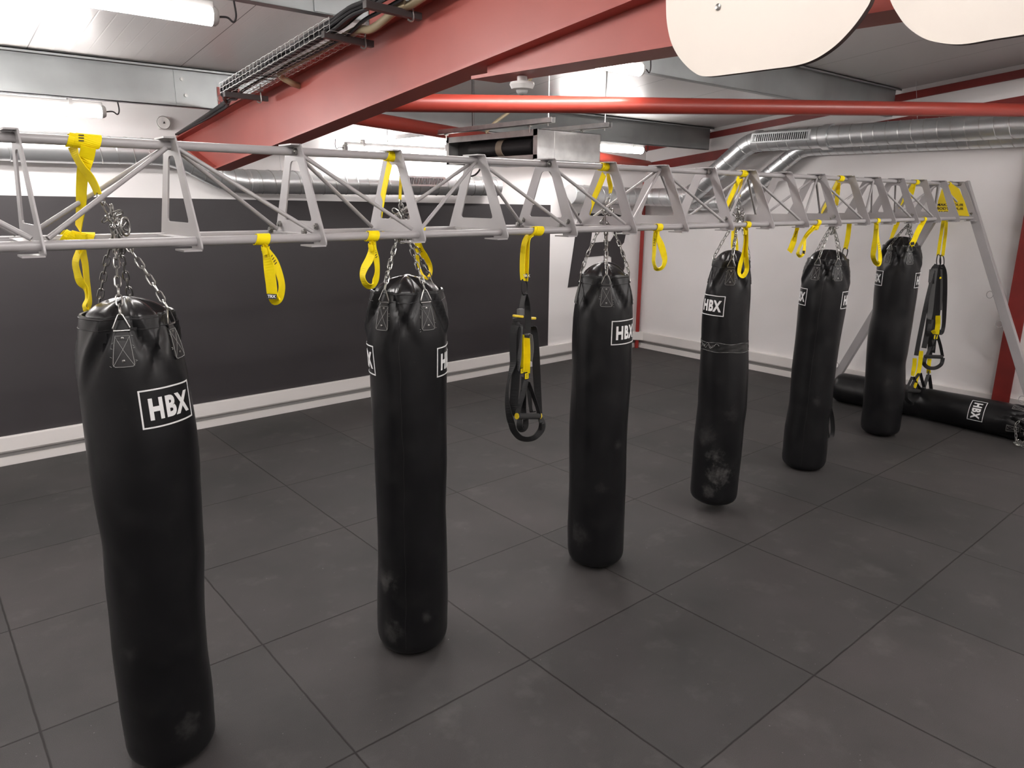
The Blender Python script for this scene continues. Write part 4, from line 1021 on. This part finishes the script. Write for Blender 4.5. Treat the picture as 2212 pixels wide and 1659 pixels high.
# ================================================================== suspension trainers (black webbing, grips, foot loops)
def ribbon_px(parent, name, m, L, y0, w, t=.0028):
    P3 = [at(q[0], q[1], 1, y0+(q[3] if len(q) > 3 else 0)) for q in L]; pts = smooth_path(P3, 6); ws = [v.x for v in smooth_path([Vector((q[2], 0, 0)) for q in L], 6)]
    wv = []; last = None
    for i in range(len(pts)):
        tt, lat, nn = frame_at(pts, i)
        if last is not None and lat.dot(last) < 0: lat = -lat
        last = lat; nn = tt.cross(lat); w_ = w*1.18; c = max(.12, min(1, 1.18*ws[i]*pxm(pts[i])/w_)); a = math.acos(c); wv.append(lat*cos(a)+nn*sin(a))
    return MB().ribbon(pts, wv, w*1.18, t).build(name, m, parent)
def tube_px(parent, name, m, L, y0, r, closed=False):
    P3 = [at(q[0], q[1], 1, y0+(q[2] if len(q) > 2 else 0)) for q in L]
    return MB().tube(smooth_path(P3, 6, closed), r, 8, closed=closed).build(name, m, parent, smooth=True)
def grip(parent, a, b, y0, r, rings=True):
    A_, B_ = at(*a, 1, y0), at(*b, 1, y0); d = (B_-A_).normalized(); L = (B_-A_).length
    g = MB().tube([A_, A_+d*.004, A_+d*.008, B_-d*.008, B_-d*.004, B_], [r*.8, r*.95, r, r, r*.95, r*.8], 18).build('handle_grip', M['foam'], parent, smooth=True, angle=60)
    if rings:
        for p, s in ((A_, -1), (B_, 1)): MB().tube([p, p+d*(s*.004)], r*1.02, 18).build('end_ring', M['yellowp'], g, smooth=True)
    return g
y0 = YF
T1 = thing('suspension_trainer', at(1140, 940, 1, y0), 'black and yellow suspension trainer hanging between the second and third bags', 'suspension trainer', 'suspension trainers')
m = chord_ring(MB(), at(1157, 500, 1, y0).x, y0, ZB, .055, .01, turns=2); m.build('anchor_wrap', M['yellow'], T1)
ribbon_px(T1, 'anchor_strap', M['yellow'], [(1146, 508, 9), (1138, 514, 9), (1132, 528, 9), (1129, 555, 9), (1128.5, 585, 9), (1130, 606, 9)], y0, .04)
ap_ = ribbon_px(T1, 'anchor_strap', M['yellow'], [(1146, 509, 8, -.008), (1140.5, 520, 7, -.012), (1139, 546, 7, -.014), (1137.5, 575, 8, -.014), (1135.5, 606, 8, -.01)], y0, .04)
q = at(1137.5, 596, 1, y0-.022); s = pxm(q); tab(T1, q, 8*s, 10*s, 'TRX')
tube_px(T1, 'carabiner', M['blackp'], [(1128, 608), (1127, 622), (1129, 634), (1134, 637), (1138, 630), (1139, 615), (1135, 606), (1130, 604)], y0, .0045, True)
ribbon_px(T1, 'strap', M['blackweb'], [(1133, 634, 9), (1129, 650, 8), (1126, 668, 8)], y0, .038)
ribbon_px(T1, 'strap', M['blackweb'], [(1135, 634, 8, -.01), (1139, 655, 10, -.012), (1141, 690, 11, -.014), (1140, 712, 10, -.01)], y0, .038)
MB().box(at(1124.5, 674, 1, y0-.012), (.034, .022, .035)).build('buckle', M['greyweb'], T1, bevel=.003)
for a, b in (((1109.5, 682), (1129, 684)), ((1143, 687.5), (1156, 687.5))):
    MB().bar(at(*a, 1, y0-.02), at(*b, 1, y0-.02), .02, .012).build('adjuster_tab', M['yellowp'], T1, bevel=.003)
MB().box(at(1117, 690, 1, y0-.012), (.05, .02, .02)).build('buckle', M['blackp'], T1, bevel=.003)
for L, w in (([(1124, 700, 13), (1114, 702, 14), (1109, 720, 13), (1108, 755, 12), (1108, 785, 11), (1100, 815, 5), (1096, 840, 5), (1096, 872, 8), (1102, 905, 12), (1109, 925, 10)], .04),
             ([(1122, 701, 13, -.006), (1116, 712, 16, -.008), (1115, 745, 16, -.008), (1115.5, 785, 15, -.006), (1113, 830, 15, -.004), (1110, 870, 16), (1112, 890, 13), (1119, 889, 12), (1126, 866, 10), (1129, 840, 6)], .04),
             ([(1146, 706, 10), (1154, 714, 12), (1157, 750, 13), (1159, 800, 14), (1162, 850, 12), (1166, 890, 8)], .04),
             ([(1132, 815, 9), (1131, 850, 10), (1130, 885, 11), (1132, 905, 9)], .036),
             ([(1141, 830, 5), (1144, 860, 7), (1147, 885, 5), (1152, 890, 6)], .03)):
    ribbon_px(T1, 'strap', M['blackweb'], L, y0+.008, w)
ribbon_px(T1, 'grey_strap', M['greyweb'], [(1124, 705, 8, -.012), (1122, 735, 9, -.013), (1120, 770, 10, -.013), (1119, 800, 4, -.012)], y0, .036)
ribbon_px(T1, 'grey_strap', M['greyweb'], [(1147, 722, 5, -.01), (1148, 750, 8, -.011), (1147, 780, 5, -.01)], y0, .036)
ribbon_px(T1, 'yellow_strap', M['yellow'], [(1126.5, 722, 9, -.016), (1126.5, 760, 9, -.016), (1127, 800, 8, -.016)], y0, .034)
ribbon_px(T1, 'yellow_strap', M['yellow'], [(1137, 730, 12, -.022), (1138.5, 765, 12, -.022), (1138, 805, 11, -.022)], y0, .034)
for px_, py_, w_, h_ in ((1127, 801, 8, 14), (1137, 812, 11, 17)):
    q = at(px_, py_, 1, y0-.025); s = pxm(q); o = MB().box(q, (w_*s*1.25, .004, h_*s)).build('strap_tag', M['blackp'], T1); MB().box(q+Vector((0, -.003, 0)), (w_*s*.9, .002, h_*s*.72)).build('tag_face', M['yellow'], o)
    k = MB()
    for j in range(3): k.box(q+Vector((0, -.0042, (j-1)*h_*s*.17)), (w_*s*.5, .001, h_*s*.07))
    k.build('tag_print', M['dark'], o)
MB().box(at(1139, 724, 1, y0-.024), (.04, .012, .016)).build('buckle', M['blackp'], T1, bevel=.003)
ribbon_px(T1, 'handle_strap', M['blackweb'], [(1137, 822, 8, -.02), (1130, 850, 9, -.02), (1121, 880, 8, -.02), (1117, 897, 8, -.02)], y0, .03)
ribbon_px(T1, 'handle_strap', M['blackweb'], [(1140, 824, 7, -.015), (1150, 850, 7, -.015), (1160, 878, 6, -.015), (1165, 897, 7, -.015)], y0, .03)
grip(T1, (1117, 899), (1165.5, 899), y0-.022, .016)
ribbon_px(T1, 'foot_loop', M['blackweb'], [(1105, 915, 12, -.02), (1110, 930, 11, -.02), (1122, 944, 10, -.02), (1138, 948.5, 9, -.02), (1155, 944, 10, -.02), (1168, 930, 12, -.02), (1171, 916, 12, -.02), (1166, 901, 8, -.02)], y0, .036)
ribbon_px(T1, 'foot_loop', M['blackweb'], [(1124, 900, 8, .03), (1122, 918, 10, .03), (1126, 927, 10, .03), (1134, 922, 11, .03), (1136, 905, 9, .03)], y0, .036)
MB().box(at(1171, 921, 1, y0-.03), (.02, .02, .04)).build('buckle', M['blackp'], T1, bevel=.003)

# bundle of three trainers beside the farthest bag
yb_ = YT
def trainer(label, base, strap, clip, parts):
    t = thing('suspension_trainer', base, label, 'suspension trainer', 'suspension trainers')
    if strap: ribbon_px(t, 'anchor_strap', M['yellow'], strap, yb_, .030); chord_ring(MB(), at(strap[0][0], strap[0][1], 1, YK).x, YK, ZB, .045).build('anchor_wrap', M['yellow'], t)
    if clip: tube_px(t, 'carabiner', M['blackp'], clip, yb_, .005, True)
    for p in parts:
        k = p[0]
        if k == 'g': grip(t, p[1], p[2], yb_+p[3], .021, False)
        elif k == 't':
            q = at(*p[1], 1, yb_+p[3]); s = pxm(q); MB().box(q, (p[2][0]*s, .004, p[2][1]*s)).build('strap_tag', M[p[4]], t)
        else:
            ribbon_px(t, {'b': 'strap', 'y': 'yellow_strap', 'k': 'grey_strap', 'f': 'foot_loop', 'h': 'handle_strap'}[k], M[{'b': 'blackweb', 'y': 'yellow', 'k': 'greyweb', 'f': 'blackweb', 'h': 'blackweb'}[k]], p[1], yb_+p[2], p[3])
    return t
S_ = lambda a, b: [(a[0]+(b[0]-a[0])*u, a[1]+(b[1]-a[1])*u) for u in (0, .5, 1)]
trainer('suspension trainer in the far bundle whose single grip hangs highest, on the right', at(2020, 790, 1, yb_),
        [(2044, 468, 6, .18), (2043, 500, 5, .1), (2040, 525, 5, .05), (2036.5, 553, 5, -.01)], [(2032, 552), (2030, 566), (2034, 578), (2039, 570), (2038, 555)],
        [('b', [(2034, 572, 12), (2040, 590, 10), (2041, 625, 8), (2040, 670, 7), (2038, 705, 6), (2033, 719, 7), (2027, 715, 7)], 0, .04),
         ('k', [(2030, 582, 8), (2031, 620, 9), (2029, 670, 10)], -.02, .04),
         ('b', [(2026, 572, 12), (2026, 610, 12), (2025, 660, 13), (2022, 700, 12), (2017, 740, 9), (2015, 762, 7)], -.005, .04),
         ('y', [(2026, 682, 14), (2026, 700, 13), (2023, 722, 8)], -.03, .04), ('y', [(2014, 714, 6), (2019, 720, 6)], -.03, .03),
         ('h', [(2022, 722, 6), (2012, 745, 5), (2002, 768, 6)], -.03, .026), ('h', [(2024, 722, 6), (2031, 745, 6), (2036, 770, 6)], -.03, .026),
         ('g', (1999, 770), (2034, 771), -.035),
         ('f', [(1999, 772, 8), (1996, 785, 8), (2005, 794, 7), (2020, 795, 7), (2033, 787, 7), (2037, 773, 7)], -.035, .034),
         ('t', (2019, 728), (5, 9), -.04, 'yellow'), ('t', (2024, 728), (5, 9), -.04, 'yellow'), ('t', (2032, 600), (12, 4), -.03, 'yellow')])
trainer('suspension trainer in the middle of the far bundle, with long grey straps', at(2000, 850, 1, yb_),
        [(2039, 468, 6, .18), (2034, 500, 5, .1), (2030, 525, 5, .05), (2026.5, 551, 5, 0)], [(2026, 550), (2023, 565), (2026, 578), (2032, 570), (2031, 554)],
        [('k', [(2020, 580, 10), (2015, 620, 12), (2010, 670, 12), (2006, 690, 8)], -.025, .042),
         ('k', [(2013, 582, 8), (2010, 600, 6), (2008, 610, 4)], -.02, .04),
         ('b', [(2024, 572, 14), (2014, 590, 12), (2010, 650, 14), (2004, 710, 12), (1996, 752, 10)], -.01, .042),
         ('b', [(2018, 640, 12), (2014, 700, 14), (2010, 740, 12), (2008, 768, 10)], .01, .042),
         ('b', [(2013, 690, 10), (2006, 720, 8), (2011, 750, 12), (2017, 752, 6)], -.03, .036),
         ('y', [(1990, 758, 8), (1988, 780, 8), (1985, 800, 7), (1979, 820, 8), (1976, 838, 3)], -.02, .034),
         ('y', [(2008, 775, 9), (2006, 790, 9), (2006, 806, 9)], -.015, .034),
         ('t', (2006, 806), (10, 9), -.02, 'blackp'),
         ('h', [(2005, 810, 7), (1998, 830, 7), (1993, 846, 7)], -.02, .03), ('h', [(2007, 810, 7), (2010, 830, 7), (2012, 846, 7)], -.02, .03),
         ('b', [(2022, 575, 12), (2019, 615, 13), (2016, 660, 13), (2013, 700, 12)], .005, .045),
         ('b', [(2029, 640, 10), (2024, 690, 11), (2019, 735, 9)], .0, .042),
         ('f', [(1990, 848, 7), (1991, 866, 7), (2000, 876, 7), (2011, 868, 7), (2014, 852, 7)], -.03, .036),
         ('g', (1990, 846), (2014, 850), -.025)])
trainer('suspension trainer in the far bundle hanging lowest and nearest the sixth bag', at(1976, 862, 1, yb_), None, None,
        [('b', [(2014, 598, 5), (2004, 640, 6), (1994, 690, 8), (1985, 735, 9), (1979, 768, 9)], -.02, .036),
         ('y', [(1976, 774, 9), (1975, 790, 9), (1971, 812, 5)], -.025, .034),
         ('h', [(1971, 814, 5), (1962, 832, 4), (1957, 842, 5)], -.025, .026), ('h', [(1972, 814, 5), (1980, 828, 4), (1989, 842, 5)], -.025, .026),
         ('h', [(1986, 806, 5), (1975, 822, 4), (1966, 842, 5)], -.03, .026), ('h', [(1988, 806, 6), (1993, 826, 6), (1998, 842, 6)], -.02, .026),
         ('g', (1958, 843), (1993, 846), -.03),
         ('f', [(1957, 846, 6), (1958, 862, 6), (1970, 872, 6), (1985, 866, 6), (1992, 850, 6)], -.03, .034)])
t3 = thing('suspension_trainer', at(1792, 945, 1, YK+.05), 'suspension trainer mostly hidden behind the fifth bag', 'suspension trainer', 'suspension trainers')
chord_ring(MB(), at(1836, 474, 1, YK).x, YK, ZB, .05).build('anchor_wrap', M['yellow'], t3)
ribbon_px(t3, 'anchor_strap', M['yellow'], [(1835, 480, 8), (1833, 500, 8), (1830, 520, 8), (1826, 538, 7)], YK+.02, .036)
tube_px(t3, 'carabiner', M['blackp'], [(1822, 538), (1820, 548), (1822, 556), (1828, 554), (1831, 542), (1828, 536)], YK+.02, .005, True)
ribbon_px(t3, 'strap', M['blackweb'], [(1824, 556, 8), (1816, 620, 10), (1806, 700, 12), (1798, 800, 12), (1792, 880, 10)], YK+.05, .04)
ribbon_px(t3, 'foot_loop', M['blackweb'], [(1792, 880, 8), (1797, 900, 7), (1799, 925, 7), (1797, 942, 7), (1791, 946, 6), (1787, 930, 6), (1786, 900, 6)], YK+.05, .036)
ribbon_px(t3, 'strap_end', M['blackweb'], [(1814, 690, 4), (1819, 694, 4), (1818, 702, 4), (1812, 708, 4)], YK+.04, .02)

# ================================================================== yellow banner at the far end of the frame
xb_ = 7.13
bn = thing('banner', (xb_, YT, 2.15), 'yellow triangular banner with black lettering tied inside the far end of the frame', 'banner')
def bp(px, py): p = at(px, py, 0, xb_); return (-p.y, p.z)
ol = [bp(*q) for q in ((2043, 397), (2058, 398), (2072, 408), (2084, 436), (2094, 467), (2019, 463), (2026, 436), (2034, 410))]
me = plate_mesh([(v.x, v.y) for v in smooth_path([(a, b, 0) for a, b in ol], 1, True)], [], .004)
MB().mesh(me, Matrix(((0, 0, 1, xb_), (-1, 0, 0, 0), (0, 1, 0, 0), (0, 0, 0, 1)))).build('sheet', M['banner'], bn)
for txt, py in (('MAKE YOUR', 442.5), ('BODY YOUR', 450.5), ('MACHINE', 458.5)):
    a, b = at(2024, py, 0, xb_), at(2082 if txt != 'MACHINE' else 2068, py, 0, xb_)
    tm = text_mesh(txt, .036, bold=.0008); xs_ = [v.co.x for v in tm.vertices]; w0 = max(xs_)-min(xs_); k = (a.y-b.y)/w0; cxx = (max(xs_)+min(xs_))/2
    MB().mesh(tm, Matrix(((0, 0, 1, xb_-.0035), (-k, 0, 0, (a.y+b.y)/2+k*cxx), (0, 1, 0, a.z), (0, 0, 0, 1)))).build('lettering', M['dark'], bn)
chord_ring(MB(), xb_, YT, ZT, .05).build('tie', M['yellow'], bn)

# ================================================================== bag lying on the floor against the right wall
Bl = Bag(); Bl.seed = 9; Bl.face = pi
rt = thing('lying_punching_bag', (7.125, 1.40, .0), 'black punching bag lying on the floor along the right wall', 'punching bag')
Mi = Matrix.Translation((7.125, 1.40, .168)) @ Matrix.Rotation(pi/2, 4, 'X')       # local z runs towards the camera side (-y)
lev = []
LN = 1.95
for k in range(81):
    z = LN*k/80; r = .168
    if z < .06: r *= .80+.20*sqrt(max(0, 1-(1-z/.06)**2))
    r -= .012*exp(-((z-.93)/.035)**2)+.006*exp(-((z-.80)/.05)**2); r += .004*sin(z*5)
    lev.append((.03*sin(z*1.7), -.002, z, r))
Bl.lev = lev; Bl.straps = [radians(a) for a in (12, -68, 104, 192)]; shape_bag(Bl)
n = 64; vs = []
def Lp_(p): q = Mi @ p; q.z = max(q.z, .003); return q
for k in range(101):
    for j in range(n): vs.append(Lp_(Bl.pos(2*pi*j/n, k/100)))
cc = Vector(lev[-1][:3])
for (f, dz) in ((.97, .0), (.96, -.03), (.7, .02), (.35, .045), (.05, .05)):
    for j in range(n):
        p = Bl.pos(2*pi*j/n, 1); p = cc+(p-cc)*f; p.z += dz; vs.append(Lp_(p))
fs = [tuple(range(n-1, -1, -1)), tuple(range(105*n, 106*n))]+[(k*n+j, k*n+(j+1) % n, (k+1)*n+(j+1) % n, (k+1)*n+j) for k in range(105) for j in range(n)]
MB().add(vs, fs).build('body', M['vinyl'], rt, smooth=True, angle=50)
def Sl(u, z, off, th0): return Lp_(Bl.pos(th0+u/.168, z/LN, off))
la, zl0 = radians(-26), 1.505
pb = MB(); Wd, Hd, th_, g = .212, .142, .0055, 20
for (u0, u1, v0, v1) in ((-Wd/2, Wd/2, Hd/2-th_, Hd/2), (-Wd/2, Wd/2, -Hd/2, -Hd/2+th_), (-Wd/2, -Wd/2+th_, -Hd/2, Hd/2), (Wd/2-th_, Wd/2, -Hd/2, Hd/2)):
    a_, b_ = (g, 1) if u1-u0 > .05 else (1, g)
    pb.add([Sl(u0+(u1-u0)*i/a_, zl0+v0+(v1-v0)*j/b_, .0025, la) for j in range(b_+1) for i in range(a_+1)], [(j*(a_+1)+i, j*(a_+1)+i+1, (j+1)*(a_+1)+i+1, (j+1)*(a_+1)+i) for j in range(b_) for i in range(a_)])
pb.add([Sl(v.co.x, zl0+v.co.y, .0025, la) for v in TM.vertices], [tuple(p.vertices) for p in TM.polygons])
lg = pb.build('logo', M['white'], rt); sol = lg.modifiers.new('ink', 'SOLIDIFY'); sol.thickness = .0012; sol.offset = 1
for sa in Bl.straps[:2]:
    z1, z0_ = LN-.05, LN-.165; vs = []
    for a in range(7):
        for b_ in range(7):
            v = a/6; ww = .026+.009*(1-v); vs.append(Sl((b_/6*2-1)*ww, z0_+(z1-z0_)*v, .004, sa))
    pt = MB().add(vs, [(a*7+b_, a*7+b_+1, (a+1)*7+b_+1, (a+1)*7+b_) for a in range(6) for b_ in range(6)]).build('strap_patch', M['patch'], rt)
    sol = pt.modifiers.new('thick', 'SOLIDIFY'); sol.thickness = .003; sol.offset = -1
    st_ = MB(); q = [(-.024, z1-.006), (.024, z1-.006), (.032, z0_+.006), (-.032, z0_+.006)]
    st_.tube([Sl(q[i][0]+(q[(i+1) % 4][0]-q[i][0])*k/5, q[i][1]+(q[(i+1) % 4][1]-q[i][1])*k/5, .0058, sa) for i in range(4) for k in range(5)], .001, 5, closed=True)
    for i, j in ((0, 2), (1, 3)): st_.tube([Sl(q[i][0]+(q[j][0]-q[i][0])*k/5, q[i][1]+(q[j][1]-q[i][1])*k/5, .0056, sa) for k in range(6)], .0008, 5)
    st_.build('stitching', M['stitch'], pt, smooth=True)
    for v in (.16, .84):
        p = Sl(0, z0_+(z1-z0_)*v, .0045, sa); nv = (p-Sl(0, z0_+(z1-z0_)*v, -.02, sa)).normalized(); MB().lathe([(.0058, 0), (.0055, .0014), (.003, .0026)], 12, Matrix.Translation(p) @ nv.to_track_quat('Z', 'Y').to_matrix().to_4x4()).build('rivet', M['chrome'], pt, smooth=True)
    e0 = Sl(0, LN-.035, .012, sa); rg_ = [Sl(-.026, LN-.038, .012, sa), Sl(.026, LN-.038, .012, sa), Sl(.006, LN+.012, .016, sa), Sl(-.006, LN+.012, .016, sa)]
    MB().tube(rg_, .003, 8, closed=True).build('ring', M['chrome'], rt, smooth=True)
    tip = (rg_[2]+rg_[3])/2
    ends = [(tip), tip+Vector((-.03, -.01, -.04)), Vector((tip.x-.06, tip.y-.03, .05)), Vector((6.90, -.50, .012)), Vector((6.86, -.60, .012)), Vector((6.95, -.68, .012))] if sa > 0 else [tip, tip+Vector((-.06, -.03, -.02)), Vector((6.945, -.47, .20)), Vector((6.93, -.49, .08)), Vector((6.90, -.52, .012)), Vector((6.88, -.62, .012)), Vector((6.98, -.70, .012))]
    chain(MB(), smooth_path(ends, 8)).build('chain', M['chrome'], rt, smooth=True)
g = MB(); rg = random.Random(5)
for k in range(16):
    a = Vector((6.90+rg.uniform(-.05, .08), -.56+rg.uniform(-.08, .05), .008+rg.uniform(0, .02))); d = Vector((rg.uniform(-1, 1), rg.uniform(-1, 1), rg.uniform(-.2, .5))).normalized()*.034
    link(g, a, a+d, Vector((rg.uniform(-1, 1), rg.uniform(-1, 1), .3)))
g.build('gathered_links', M['chrome'], rt, smooth=True)
w = bpy.data.worlds.new('room_air'); scene.world = w; w.use_nodes = True
w.node_tree.nodes['Background'].inputs[0].default_value = (.5, .5, .5, 1); w.node_tree.nodes['Background'].inputs[1].default_value = .05
scene.view_settings.view_transform = 'Standard'
scene.view_settings.look = 'None'
scene.view_settings.exposure = 2.6
scene.view_settings.gamma = 1
scene.view_settings.use_curve_mapping = False
